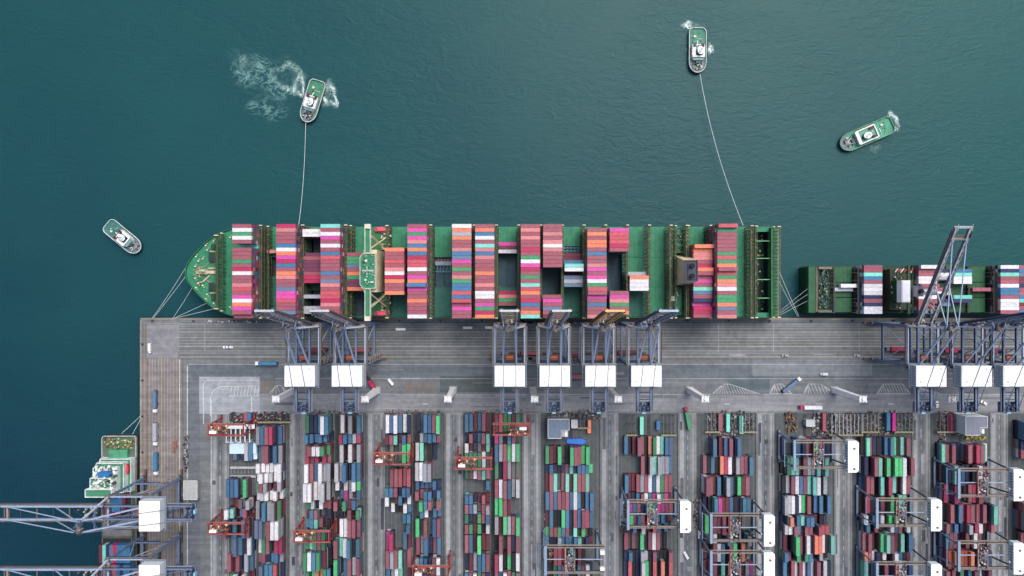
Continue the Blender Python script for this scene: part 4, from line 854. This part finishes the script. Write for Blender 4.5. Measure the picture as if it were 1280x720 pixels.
# ------------------------------------------------------------------ tugs
def tug(name, label, px0, px1, style):
    """px0 = bow end, px1 = stern end in the photograph's frame at deck height"""
    a = Vector(W(px0[0], px0[1], -1.5)); b = Vector(W(px1[0], px1[1], -1.5)); L_ = (a - b).length; m = (a + b) / 2
    root = empty(name, label, 'tugboat', (m.x, m.y, -4), math.atan2((a - b).y, (a - b).x) - R(90), 'harbour tugs on the water')
    hw = L_ * (.19 if style != 3 else .155); hl = L_ / 2
    def ol(k=1.0, d=0):
        p = []
        for t in range(0, 181, 15): p.append(((hw - d) * k * math.cos(R(t)), hl - hw * 1.25 + (hw * 1.25 - d) * math.sin(R(t))))
        for t in range(0, 91, 18): p.append((-(hw - d) * k + hw * .5 * (1 - math.cos(R(t))), -hl + hw * .55 + d - (hw * .55) * math.sin(R(t))))
        for t in range(90, -1, -18): p.append(((hw - d) * k - hw * .5 * (1 - math.cos(R(t))), -hl + hw * .55 + d - (hw * .55) * math.sin(R(t))))
        return p
    DG = {1: c(56, 128, 102), 2: c(60, 132, 112), 3: c(70, 150, 124), 4: c(56, 118, 114)}[style]; WH = c(228, 230, 234)
    o = ol(); lo = ol(.9, .6); h = MB(c(30, 40, 46)); n_ = len(o)
    for i in range(n_): j = (i + 1) % n_; h.face([(lo[i][0], lo[i][1], -.6), (lo[j][0], lo[j][1], -.6), (o[j][0], o[j][1], 2.6), (o[i][0], o[i][1], 2.6)])
    h.build('hull', M_SHIP, root)
    d = MB(DG); d.prism(ol(1, .2), 2.2, 2.4, top=DG); d.build('deck', M_SHIP, root)
    bw_ = MB(WH); bw_.wall(o, 2.4, 3.5, .42, c(196, 202, 206) if style != 3 else c(104, 158, 134)); bw_.build('bulwark', M_SHIP, root)
    fd_ = MB(c(24, 24, 28)); fd_.path([(x * 1.02, y * 1.01, 2.2) for x, y in o] + [(o[0][0] * 1.02, o[0][1], 2.2)], .5, .6); fd_.build('fender', M_DARK, root)
    fw = MB(c(120, 128, 132)); yb_ = hl * .52
    for k in range(90 if style != 3 else 30): x = random.uniform(-hw * .6, hw * .55); y = random.uniform(hl * .46, hl * .84); fw.box(x, x + random.uniform(.3, 1), y, y + random.uniform(.3, .9), 2.4, random.uniform(2.8, 3.8), random.choice([c(90, 100, 104), c(190, 196, 196), c(50, 60, 66), c(120, 150, 140)]))
    if style == 3: fw.path([(-2, hl * .55, 2.8), (0, hl * .74, 2.8), (2, hl * .55, 2.8)], .6, col=c(190, 200, 196))
    fw.prism([(x * .9, max(y, hl * .44)) for x, y in ol(1, .4) if y > hl * .2], 2.41, 2.5, c(104, 116, 122)); fw.box(-1.4, 1.4, hl * .5, hl * .6, 2.4, 4.2, c(60, 74, 84)); fw.build('towing_winch', M_STEEL, root)
    dh = MB(WH)
    w1 = hw * .74
    if style in (1, 2, 4):
        dh.prism([(-w1, -hl * .2), (-w1, hl * .34), (-w1 * .7, hl * .48), (w1 * .7, hl * .48), (w1, hl * .34), (w1, -hl * .2)], 2.4, 5, WH, c(110, 150, 146))
        dh.box(w1 * .5, w1, -hl * .2, hl * .3, 5, 6, WH); dh.box(-w1, -w1 * .62, -hl * .2, hl * .3, 5, 5.9, WH); dh.box(-w1 * .96, w1 * .96, hl * .3, hl * .36, 5, 5.8, WH); dh.box(-w1, w1, -hl * .2, -hl * .16, 5, 5.6, WH)
    else:
        dh.box(-w1, w1, -hl * .3, hl * .42, 2.4, 5, WH, c(90, 150, 130)); dh.wall([(-w1, -hl * .3), (w1, -hl * .3), (w1, hl * .42), (-w1, hl * .42)], 5, 6, .7, WH); dh.box(-w1, w1, hl * .32, hl * .42, 5, 5.8, WH)
    dh.build('deckhouse', M_WHITE, root)
    wx = -hw * .12
    wh = MB(c(150, 170, 176)); wp = [(wx + hw * .36 * math.cos(R(t)), hl * .1 + hw * .5 * math.sin(R(t))) for t in range(22, 382, 45)]
    wh.prism(wp, 5, 8, c(60, 78, 88), c(236, 238, 240)); wh.prism([(wx + (x - wx) * .62, hl * .1 + (y - hl * .1) * .62) for x, y in wp], 8, 8.4, c(100, 160, 160), c(206, 222, 224)); wh.cyl(wx, hl * .12, 8.4, 13, .2); wh.beam((wx - 1.2, hl * .12, 11), (wx + 1.2, hl * .12, 11), .2)
    wh.build('wheelhouse', M_WHITE, root)
    for sx in (-1, 1):
        f_ = MB(c(176, 40, 66)); f_.taper(sx * hw * .5 - .9, sx * hw * .5 + .9, -hl * .25, -hl * .08, 2.4, sx * hw * .5 - .7, sx * hw * .5 + .7, -hl * .23, -hl * .1, 7.2, c(178, 44, 68) if style != 3 else c(190, 150, 150), c(60, 30, 40)); f_.build('funnel', M_STEEL, root)
    af_ = MB(c(190, 196, 190)); af_.box(-hw * .6, hw * .1, -hl * .52, -hl * .5, 2.4, 2.8); af_.cyl(hw * .35, -hl * .62, 2.4, 3.2, .9, c(200, 190, 170)); af_.beam((wx + 1, -hl * .4, 4), (wx + 1.4, -hl * .15, 5), .4, col=WH)
    for k in range(34):
        x = random.uniform(-hw * .72, hw * .65); y = random.uniform(-hl * .8, -hl * .22) if k % 2 else random.uniform(-hl * .3, hl * .35)
        if abs(x) < hw * .7 and y > -hl * .2: x = math.copysign(hw * .84, x)
        af_.box(x, x + random.uniform(.25, .8), y, y + random.uniform(.25, .9), 2.4, random.uniform(2.6, 3.2), random.choice([c(190, 196, 190), c(120, 130, 130), c(60, 90, 84), c(40, 50, 52), c(160, 90, 80), c(84, 140, 120)]))
    af_.build('stern_fitting', M_STEEL, root)
    return root
tug('tugboat', 'white-rimmed tug with red funnels, churning foam on both sides, left towline', (382.4, 152.3), (398.5, 101), 1)
tug('tugboat', 'white-rimmed tug at the top right, towing line curving down to the stern', (871.6, 90.8), (872, 35.2), 2)
tug('tugboat', 'green-rimmed tug sailing alone at the right, foam arc at its square end', (1050.5, 182.5), (1115, 154.5), 3)
tug('tugboat', 'white-rimmed tug drifting alone left of the long ship\'s bow', (174.8, 313.5), (134.2, 280), 4)
F1 = mat_foam('churned_foam', .18, .14, 1.15, 3, col=(.32, .52, .49)); F2 = mat_foam('thin_foam', .1, .07, .95, 17, col=(.20, .42, .40)); F3 = mat_foam('ring_foam', .34, .16, 2.4, 31, col=(.55, .68, .66))
foam(412.5, 119, 5.6, 9.5, F3, .2, True, 'foam ring right of the left towing tug'); foam(374, 107, 4.5, 9.5, F3, -.1, True, 'foam swirl left of the left towing tug')
foam(412, 119, 7, 10.5, F1, 0, False, 'white wash right of the left towing tug'); foam(375, 106, 5.5, 10, F1, 0, False, 'white wash left of the left towing tug')
foam(345, 95, 21, 17, F2, -.3, False, 'broad thin foam trail left of the left towing tug'); foam(310, 86, 14, 17, F2, .5, False, 'thin foam at the far end of the tug trail'); foam(338, 130, 16, 13, F2, .2, False, 'faint foam below the tug trail'); foam(306, 80, 5, 7, F1, .5, False, 'small bright foam curl at the trail end')
foam(358, 96, 11, 12, F1, .3, True, 'turquoise swirl trailing left of the left towing tug'); foam(306, 84, 9, 11, F2, -.4, True, 'thin ring at the far end of the tug trail')
foam(859, 31, 4.6, 3.4, F3, 0, False, 'foam by the top end of the upper right tug'); foam(888, 61, 2.6, 4.2, F3, 0, False, 'foam splash right of the upper right tug'); foam(869, 33, 7, 3.2, F1, 0, False, 'foam under the stern of the upper right tug')
foam(1114, 154, 6, 8, F3, -.3, True, 'foam arc at the green tug\'s square end'); foam(1094, 186, 5, 3, F1, .4, False, 'foam flecks below the green tug'); foam(1083, 158, 8, 2, F1, .4, False, 'foam along the green tug\'s side'); foam(858, 62, 1.2, 1.2, F1, 0, False, 'foam fleck left of the upper right tug')
# ------------------------------------------------------------------ ropes
def rope(label, pts, group, cat='rope', sag=0, r=.1, name='mooring_rope', curve=None):
    m = MB(c(206, 212, 214)); P = []
    p, q_ = Vector(pts[0]), Vector(pts[-1]); n_ = 14; mid = Vector(curve) if curve else None
    for i in range(n_ + 1):
        t = i / n_; v = p.lerp(q_, t)
        if mid: v = p * (1 - t) ** 2 + mid * 2 * t * (1 - t) + q_ * t * t
        v.z -= sag * 4 * t * (1 - t); P.append(v)
    m.path(P, r * 2); tag(m.build(name, M_ROPE), label, cat, group)
g1 = 'mooring ropes at the long ship\'s bow'
rope('pale rope from the bow tip to the quay corner, outermost', [W(232.5, 334, 13), W(190.4, 397.6, .6)], g1, sag=1); rope('pale rope from the bow tip to the quay corner, beside the outermost', [W(233, 344, 13), W(191.6, 397.6, .6)], g1, sag=.6)
rope('pale rope from the bow shoulder down to the quay', [W(240, 360, 13), W(216, 397.8, .6)], g1, sag=.6); rope('pale rope running back from the bow to the quay, upper of two', [W(258, 379, 13), W(217.2, 397.8, .6)], g1, sag=.5); rope('pale rope running back from the bow to the quay, lower of two', [W(269, 385.5, 13), W(218.4, 397.8, .6)], g1, sag=.5)
g2 = 'mooring ropes between the two sterns'
rope('rope from the long ship\'s stern to the quay, right of the crossing pair', [W(973.5, 338, 13), W(998.6, 395.5, .6)], g2, sag=.5); rope('rope from the long ship\'s stern to the quay, left of the crossing pair', [W(973.5, 351, 13), W(997.4, 395.8, .6)], g2, sag=.5)
for i, (y0, y1, lb) in enumerate(((361, 388, 'upper'), (368, 391, 'middle'), (376, 393.4, 'lower'))): rope(f'rope from the smaller ship\'s stern towards the long ship, {lb} of three', [W(1009.4, y0, 10), W(976, y1, .5)], g2, sag=.4, r=.09)
for i, (a_, b_) in enumerate(((152, 542), (165.5, 543))): rope(('left' if i == 0 else 'right') + ' rope from the feeder ship\'s stern to the west quay', [W(a_, b_, 2.5), W(176.8, 519 + i * 3, .5)], 'feeder ship ropes', r=.09)
rope('long towline from the left tug to the long ship\'s side', [W(382.2, 153, .5), W(373.4, 281, 13)], 'towlines', 'towline', 0, .11, 'towline', curve=W(380.5, 232, 1))
rope('long curved towline from the upper right tug towards the ship\'s stern', [W(875, 92, .5), W(929, 282, 9)], 'towlines', 'towline', 0, .12, 'towline', curve=W(890, 186, 0))

# ------------------------------------------------------------------ bollards on the quay
bm = MB(c(60, 56, 54)); bm.cyl(0, 0, 0, .9, .45, n=10, r2=.35); bm.cyl(0, 0, .9, 1.3, .7, n=10); bmesh_ = bm.mesh('bollard', M_DARK)
for i in range(22):
    px = 191 + i * 51.4 - (0 if i else 0)
    o = bpy.data.objects.new('bollard', bmesh_); COL.objects.link(o); o.location = (gx(px), EDGE_Y - 1.6, .004)
    tag(o, 'dark iron bollard on the edge of the long quay', 'bollard', 'bollards along the quay edge')
for i in range(7):
    o = bpy.data.objects.new('bollard', bmesh_); COL.objects.link(o); o.location = (EDGE_X + 1.6, gy(430 + i * 45), .004)
    tag(o, 'dark iron bollard on the edge of the west quay', 'bollard', 'bollards along the west quay edge')

# ------------------------------------------------------------------ vehicles
def truck(label, px, py, ang, cab, box=None, boxlen=12.19, lab2=None, name='container_truck', z=.03):
    x, y, _ = W(px, py, 1.5); root = empty(name, label, 'truck', (x, y, z), R(ang))
    # local +y is forward
    cb = MB(CC.get(cab, c(220, 222, 226)) if isinstance(cab, str) else cab)
    cb.box(-1.25, 1.25, 6.8, 9.0, .9, 2.9); cb.taper(-1.2, 1.2, 6.8, 8.8, 2.9, -1.1, 1.1, 6.9, 8.4, 3.3); cab_o = cb.build('cab', M_CAR, root)
    wsn = MB(c(30, 36, 44)); wsn.box(-1.05, 1.05, 9.0, 9.06, 1.8, 2.8); wsn.build('windscreen', M_CAR, cab_o)
    ch = MB(c(60, 60, 66)); ch.box(-.5, .5, -6.6, 8.8, .7, 1.0); ch.box(-1.2, 1.2, -6.4, -4.4, .9, 1.15); ch.box(-1.2, 1.2, 4.6, 5.8, .9, 1.15); cho = ch.build('trailer', M_STEEL, root)
    wh = MB(c(20, 20, 22))
    for yy in (7.8, 4.0, 2.8, -4, -5.3):
        for sx in (-1, 1): wh.box(sx * .85 - .18, sx * .85 + .18, yy - .5, yy + .5, .0, 1.0)
    wh.build('wheel_set', M_DARK, cho)
    if box:
        k = (boxlen - 12.19) / 2; loc = Matrix.Rotation(R(ang), 3, 'Z') @ Vector((0, -.1, 0))
        o = cont_obj(box, x + loc.x, y + loc.y, z + 1.2, boxlen, True, 2.6, R(ang)); tag(o, lab2, 'container', 'containers carried by trucks')
    return root
truck('truck with a blue container driving left on the road by the leftmost crane', 336, 454, 90, 'W', 'B', lab2='dark blue container on the truck left of the leftmost quay crane')
truck('truck with a teal container on the west quay, topmost of three', 194.6, 499, 180, 'W', 'D', lab2='teal blue container on the topmost west quay truck')
truck('truck with a pale grey container on the west quay, middle of three', 195, 540, 180, 'W', 'L', lab2='pale grey container on the middle west quay truck')
truck('truck with a blue container on the west quay, lowest of three', 195.6, 577, 180, 'W', 'B', lab2='blue container on the lowest west quay truck')
truck('truck with a slate container turning across the zebra marking', 987, 482.5, -52, 'W', 'D', lab2='slate blue container on the truck crossing the zebra marking')
truck('truck with maroon cab and green container leaving a yard lane', 859.5, 525, 10, 'C', 'G', lab2='green container on the truck with maroon cab in a yard lane')
truck('truck with maroon cab and white container at the top of the eighth block', 1015, 509, 90, 'C', 'W', lab2='white container on the truck at the top of the eighth yard block')
truck('truck with crimson container under the second quay crane from left', 465, 480, 35, 'C', 'C', 6.06, lab2='short crimson container by the second floodlight tower')
truck('truck with dark red container between two middle quay cranes', 722, 470.5, -90, 'r', 'R', lab2='dark red container on the truck between two middle quay cranes')
for i, (px, py, b, lb) in enumerate(((398, 437, 'r', 'beneath the leftmost quay crane'), (452, 437, 'R', 'beneath the second quay crane from left'), (662, 441, 'R', 'beneath the first middle quay crane'), (718, 444, 'r', 'beneath the second middle quay crane'), (783, 440, 'r', 'beneath the fourth middle quay crane'), (1123, 436, 'C', 'at the left foot of the right crane group'), (1190, 438, 'C', 'beneath the middle of the right crane group'), (1245, 438, 'r', 'beneath the right end of the crane group'))):
    truck(f'truck waiting with a red container {lb}', px, py, 90, 'y', b, lab2=f'red container on the truck {lb}')
for i, (px, py, b, l_, lb) in enumerate(((802, 532, 'T', 12.19, 'mint container on a trailer above the sixth yard block'), (822.6, 531.5, 'B', 6.06, 'short blue container on a trailer above the sixth yard block'), (900.5, 527.5, 'R', 12.19, 'dusky red container parked above the seventh yard block'),
        (909.8, 528.5, 'T', 12.19, 'mint container parked above the seventh block, beside the red one'), (926.3, 531, 'T', 12.19, 'mint container parked above the seventh block, rightmost of three'), (1030, 527.5, 'R', 12.19, 'dusky red container parked above the eighth yard block'),
        (1110, 527, 'B', 12.19, 'blue container parked above the ninth yard block'), (1117, 527.5, 'P', 12.19, 'purple container parked above the ninth yard block'), (1188, 530, 'C', 12.19, 'crimson container parked beside the grey substation roof'),
        (307.5, 521, 'R', 6.06, 'short red container above the leftmost block'), (312, 521.5, 'B', 6.06, 'short blue container above the leftmost block, beside the red'), (736.5, 533, 'O', 9, 'orange tank trailer parked right of the blue-grey substation'))):
    x, y, _ = W(px, py, 3); o = cont_obj(b, x, y, 1.2, l_, True)
    tr_ = MB(c(50, 52, 58)); tr_.box(-1.1, 1.1, -l_ / 2, l_ / 2, .8, 1.15)
    for yy in (-l_ / 2 + 1, -l_ / 2 + 2.2): 
        for sx in (-1, 1): tr_.box(sx * .9 - .2, sx * .9 + .2, yy - .5, yy + .5, 0, .8, c(20, 20, 22))
    t_ = tr_.build('trailer', M_STEEL); t_.location = (x, y, .03); tag(t_, 'low trailer under the ' + lb.replace('parked ', '').replace('on a trailer ', ''), 'trailer', 'parked container trailers'); tag(o, lb, 'container', 'containers on parked trailers')
def car(label, px, py, ang, col, L_=4.6, van=False):
    x, y, _ = W(px, py, 1); root = empty('parked_van' if van else 'parked_car', label, 'van' if van else 'car', (x, y, .03), R(ang))
    b = MB(col); hl = L_ / 2
    b.prism([(-.9, -hl + .2), (-.7, -hl), (.7, -hl), (.9, -hl + .2), (.92, hl - .5), (.6, hl), (-.6, hl), (-.92, hl - .5)], .3, .95 if not van else 1.2); b.build('body', M_CAR, root)
    r_ = MB(col); (r_.taper(-.82, .82, -hl + .5, hl - 1.4, .95, -.68, .68, -hl + 1, hl - 2.1, 1.45) if not van else r_.taper(-.9, .9, -hl + .1, hl - .9, 1.2, -.85, .85, -hl + .2, hl - 1.3, 2.1)); r_.build('roof', M_CAR, root)
    g = MB(c(28, 34, 40)); g.beam((-.7, hl - 1.55, 1.2), (.7, hl - 1.55, 1.2), .5, .4); g.build('windscreen', M_CAR, root)
    w_ = MB(c(20, 20, 22))
    for yy in (-hl + .9, hl - .9):
        for sx in (-1, 1): w_.box(sx * .82 - .1, sx * .82 + .1, yy - .33, yy + .33, 0, .64)
    w_.build('wheel', M_DARK, root)
WV = c(226, 228, 232)
car('white van parked on the light slab at the quay corner', 187.2, 435.2, 180, WV, 7, True); car('white car on the crane lanes left of the leftmost crane, left of two', 283, 434, 90, WV); car('white car on the crane lanes left of the leftmost crane, right of two', 287, 434, 90, c(210, 212, 218))
car('white van by the quay edge right of the two leftmost cranes', 501, 411.5, 90, WV, 7, True); car('white van left of the first middle crane, at the quay edge', 584.5, 409.6, 90, WV, 6.5, True); car('white van at the left leg of the first middle crane', 611.5, 409.4, 90, WV, 5.6, True)
car('white pickup on the road near the second floodlight tower', 488.6, 477.4, 40, WV, 5.4, True); car('small white car below the rightmost quay crane tower', 1171.5, 505.5, 0, WV); car('small white car at the right end of the road', 1230, 503.5, 60, WV)
car('white car below the second quay crane platform', 380, 512.4, 90, WV, 4.6, True); car('white car in the lane right of the sixth block', 857.5, 694, 30, WV, 5.6, True); car('white car in the lane left of the seventh block', 874, 668, 0, WV, 5.6, True)
car('grey car on the crane lanes near the long ship\'s stern', 981.5, 444.5, 90, c(150, 152, 156)); car('grey car near the right crane group', 1071.5, 444.6, 90, c(160, 160, 160)); car('white van on the road before the right crane group', 1030, 467.5, 90, c(196, 200, 206), 5, True)

# ------------------------------------------------------------------ buildings and yard equipment
def bld(label, x0, x1, y0, y1, hgt, roofc, wallc, notch=None, name='substation', cat='building'):
    s_ = (H - hgt) / F; X0, X1, Y1, Y0 = (x0 - 640) * s_, (x1 - 640) * s_, (360 - y0) * s_, (360 - y1) * s_
    root = empty(name, label, cat, ((X0 + X1) / 2, (Y0 + Y1) / 2, 0)); cx_, cy_ = (X0 + X1) / 2, (Y0 + Y1) / 2; a_, b_ = (X1 - X0) / 2, (Y1 - Y0) / 2
    pts = [(-a_, -b_), (a_, -b_), (a_, b_), (-a_, b_)] if not notch else [(-a_, -b_), (a_ - notch[0], -b_), (a_ - notch[0], -b_ + notch[1]), (a_, -b_ + notch[1]), (a_, b_), (-a_, b_)]
    w_ = MB(wallc); w_.prism(pts, .02, hgt - .3); w_.build('wall', M_WHITE, root)
    r_ = MB(roofc); ins = [(x * .975, y * .975) for x, y in pts]; r_.prism(ins, hgt - .3, hgt - .1, roofc); r_.wall(pts, hgt - .35, hgt + .25, .35, c(206, 210, 214)); r_.build('roof', M_STEEL, root)
    if notch:
        e = MB(c(226, 230, 234)); e.box(a_ - notch[0] + .8, a_ - .8, -b_ + .6, -b_ + notch[1] - .8, .02, hgt - 2.4, c(190, 194, 200)); e.box(a_ - notch[0] * .55, a_ - .9, -b_ + .8, -b_ + notch[1] - 1.2, hgt - 2.4, hgt - 1.4); e.build('cooling_unit', M_STEEL, root)
    nw = MB(c(50, 60, 70))
    for k in range(5): nw.box(-a_ + 1 + k * a_ * .36, -a_ + 2.2 + k * a_ * .36, b_ - .02, b_ + .04, hgt * .4, hgt * .65)
    nw.build('window', M_CAR, root)
bld('flat blue-grey roofed substation at the top of the fifth yard block', 685, 711.5, 524, 548, 11, c(104, 122, 142), c(150, 154, 158), (5.4, 5.6))
bld('flat grey roofed substation with white side at the tenth block', 1207, 1234, 520.5, 544, 14, c(122, 128, 144), c(214, 220, 224), (5, 5))
bld('small pale roofed hut beside the blue-grey substation', 714.4, 721.8, 525, 535, 4, c(190, 186, 192), c(170, 170, 174), name='hut', cat='hut'); bld('small pale square hut at the top of the eighth block', 1008, 1018.4, 525, 533, 5, c(178, 188, 192), c(170, 178, 180), name='hut', cat='hut')
bld('pale grey roofed shelter beside the crane on the west quay', 229.5, 246.5, 601, 624.5, 5, c(168, 172, 172), c(140, 144, 148), name='shelter', cat='shelter')
bt = MB(c(40, 96, 180)); x, y, _ = W(721, 552, 2); bt.prism([(-7, -1.2), (4, -2.2), (7, 0), (4, 2.2), (-7, 1.6)], .02, 1.8, top=c(62, 118, 206)); o = bt.build('tarpaulin_pile', M_CAR); o.location = (x, y, 0); tag(o, 'pile under a blue tarpaulin below the substation', 'tarpaulin')
# white trailer racks under the first red gantry crane
x, y, _ = W(301, 541, 4); root = empty('container_rack', 'white open rack with comb of posts under the first red gantry crane', 'rack', (x, y, 0))
rk = MB(c(226, 230, 236)); rk.box(-10, 10, 3, 6, 5, 5.4, c(220, 228, 232)); rk.build('roof_panel', M_WHITE, root)
for k in range(6): p_ = MB(c(222, 226, 232)); p_.box(-10 + k * 3.2, -9.2 + k * 3.2, -6, 3, 4.6, 5); p_.box(-10 + k * 3.2, -9.2 + k * 3.2, -6, -5.5, .02, 4.6); p_.build('post', M_WHITE, root)
b_ = MB(c(222, 226, 232)); b_.box(-10, 7.2, -6.6, -6, 4.4, 5); b_.box(-7, 11.5, -14, -7, 3.4, 6, c(196, 220, 232)); b_.box(5, 11.5, -18, -14, 2.4, 5, c(210, 222, 232)); b_.build('beam', M_WHITE, root)
for (px0, px1, py, i) in ((288, 320, 584.6, 0), (288, 320, 595.6, 1)):
    X0, Y0, _ = W(px0, py, 1); X1 = W(px1, py, 1)[0]; bb = MB(c(186, 188, 190)); bb.box(X0, X1, Y0 - .7, Y0 + .7, .02, 1.4)
    for k in range(8): bb.box(X0 + k * 2.4, X0 + k * 2.4 + .3, Y0 - 4, Y0 - .7, .02, .3, c(150, 154, 160))
    tag(bb.build('concrete_barrier', M_APRON), ('upper' if i == 0 else 'lower') + ' pale barrier across the empty bay of the leftmost block', 'barrier', 'barriers in the leftmost block')
# reefer racks and workshop clutter at the head of the blocks: long racks, one each
def rack(label, px, py, n_, L_, colr):
    x, y, _ = W(px, py, 4); root = empty('reefer_rack', label, 'rack', (x, y, 0), 0, 'reefer racks at the head of the yard blocks')
    for k in range(n_):
        p_ = MB(colr); xx = (k - (n_ - 1) / 2) * 2.6; p_.box(xx - .25, xx + .25, -L_ / 2, L_ / 2, 4.6, 5, colr)
        for yy in (-L_ / 2, 0, L_ / 2 - .3): p_.box(xx - .15, xx + .15, yy, yy + .3, .02, 4.6, c(90, 92, 96))
        p_.build('rail', M_STEEL, root)
    e = MB(c(150, 146, 128)); e.box(-n_ * 1.3, n_ * 1.3, -L_ / 2 - 1.4, -L_ / 2 - .2, 3.6, 3.8, c(142, 138, 106)); e.build('gangway', M_STEEL, root)
for a_ in (('rack of grey rails above the seventh yard block, left part', 891, 528, 4, 12, c(96, 104, 106)), ('rack of grey rails above the seventh yard block, right part', 936, 528, 5, 12, c(110, 112, 112)), ('rack of pale rails beside the eighth yard block', 1058, 530, 9, 14, c(158, 160, 164)),
         ('rack of grey rails above the ninth block, left part', 1088, 528, 5, 12, c(132, 134, 130)), ('rack of grey rails above the ninth block, right part', 1131, 528, 5, 12, c(100, 108, 108)), ('rack of dark rails above the tenth block', 1186, 528, 6, 12, c(84, 88, 90)),
         ('rack of dark rails above the sixth block', 836, 531, 4, 13, c(90, 94, 98)), ('rack of dark rails right of the blue-grey substation', 730, 523, 3, 12, c(84, 88, 96)), ('rack of dark rails above the leftmost block, right part', 343, 522, 9, 5, c(60, 62, 72)), ('rack of dark rails at the top of the sixth block, left part', 789, 531, 3, 13, c(74, 80, 86))): rack(*a_)
# loose equipment
def clutter(label, x0, x1, y0, y1, n_, cols, hmax=2.2, name='equipment_pile', big=1.6):
    m = MB(); 
    cx_, cy_, _ = W((x0 + x1) / 2, (y0 + y1) / 2, 1)
    for k in range(n_):
        px, py = random.uniform(x0, x1), random.uniform(y0, y1); x, y, _ = W(px, py, 1); m.box(x - cx_, x - cx_ + random.uniform(.3, big), y - cy_, y - cy_ + random.uniform(.3, big), .02, random.uniform(.4, hmax), c(*random.choice(cols)))
    o = m.build(name, M_DARK); o.location = (cx_, cy_, 0); tag(o, label, 'equipment', kind='stuff')
gr = [(70, 74, 82), (110, 112, 116), (160, 162, 166), (48, 52, 60), (130, 110, 96)]
cl2 = [(150, 80, 60), (200, 120, 70), (60, 80, 110), (190, 190, 180), (80, 70, 60), (120, 60, 60), (60, 90, 80)]
clutter('scrap and parts piled left of the fifth block\'s crane', 680.5, 692, 688, 720, 260, cl2); clutter('dark small equipment along the fifth block\'s left rail', 680, 684, 640, 688, 90, gr); clutter('orange and red machine parts at the eighth block', 981, 995, 516, 541, 80, [(150, 76, 56), (150, 104, 70), (60, 60, 70), (70, 74, 80), (120, 110, 80), (40, 60, 60)])
clutter('grey fittings around the blue-grey substation', 683, 750, 515, 524, 120, gr); clutter('small fittings above the seventh block', 884, 940, 515, 545, 260, gr, 1.4); clutter('small fittings above the ninth block', 1080, 1142, 515, 545, 220, gr + [(150, 140, 90)], 1.4)
clutter('small fittings by the tenth block\'s head', 1172, 1205, 516, 545, 260, gr + [(120, 40, 50)], 1.6); clutter('dark fittings above the leftmost block', 286, 355, 517, 530, 260, [(46, 48, 58), (70, 72, 80), (120, 60, 66), (150, 154, 160)], 2); clutter('yellow posts below the grey substation', 1206, 1232, 547, 551, 40, [(150, 140, 70), (110, 104, 60)], 1.6)
clutter('drums in the lane left of the seventh block', 867, 874, 625, 660, 70, [(90, 84, 84), (60, 56, 60), (130, 120, 120)], 1.6); clutter('grey debris beside the sixth block', 776, 783, 618, 668, 110, gr); clutter('dark gear beside the eighth block', 1014, 1046, 518, 545, 200, gr + [(40, 70, 74)], 1.8); clutter('dark gear above the tenth block\'s lower stack', 1172, 1182, 548, 640, 160, gr); clutter('dark gear left of the ninth block', 1074, 1082, 600, 700, 170, gr)
clutter('fittings on the pale rack lane between eighth and ninth block', 1048, 1074, 518, 545, 160, gr, 1.4); clutter('grey boxes along the road edge above the third pair of blocks', 478, 550, 513, 518, 90, gr, 1.2, big=1); clutter('grey boxes above the second pair of blocks', 380, 450, 513, 518, 90, gr, 1.2, big=1); clutter('grey boxes above the fourth pair of blocks', 582, 655, 513, 518, 90, gr, 1.2, big=1)
clutter('orange gear on the west quay lanes', 215, 219, 552, 566, 26, [(150, 90, 74), (140, 100, 90)], 1); clutter('dark boxes beside the west quay road', 229, 234, 545, 590, 60, gr); clutter('fenders and gear along the quay edge', 255, 320, 402, 404, 90, [(190, 190, 192), (90, 90, 92)], .6, big=1.2)
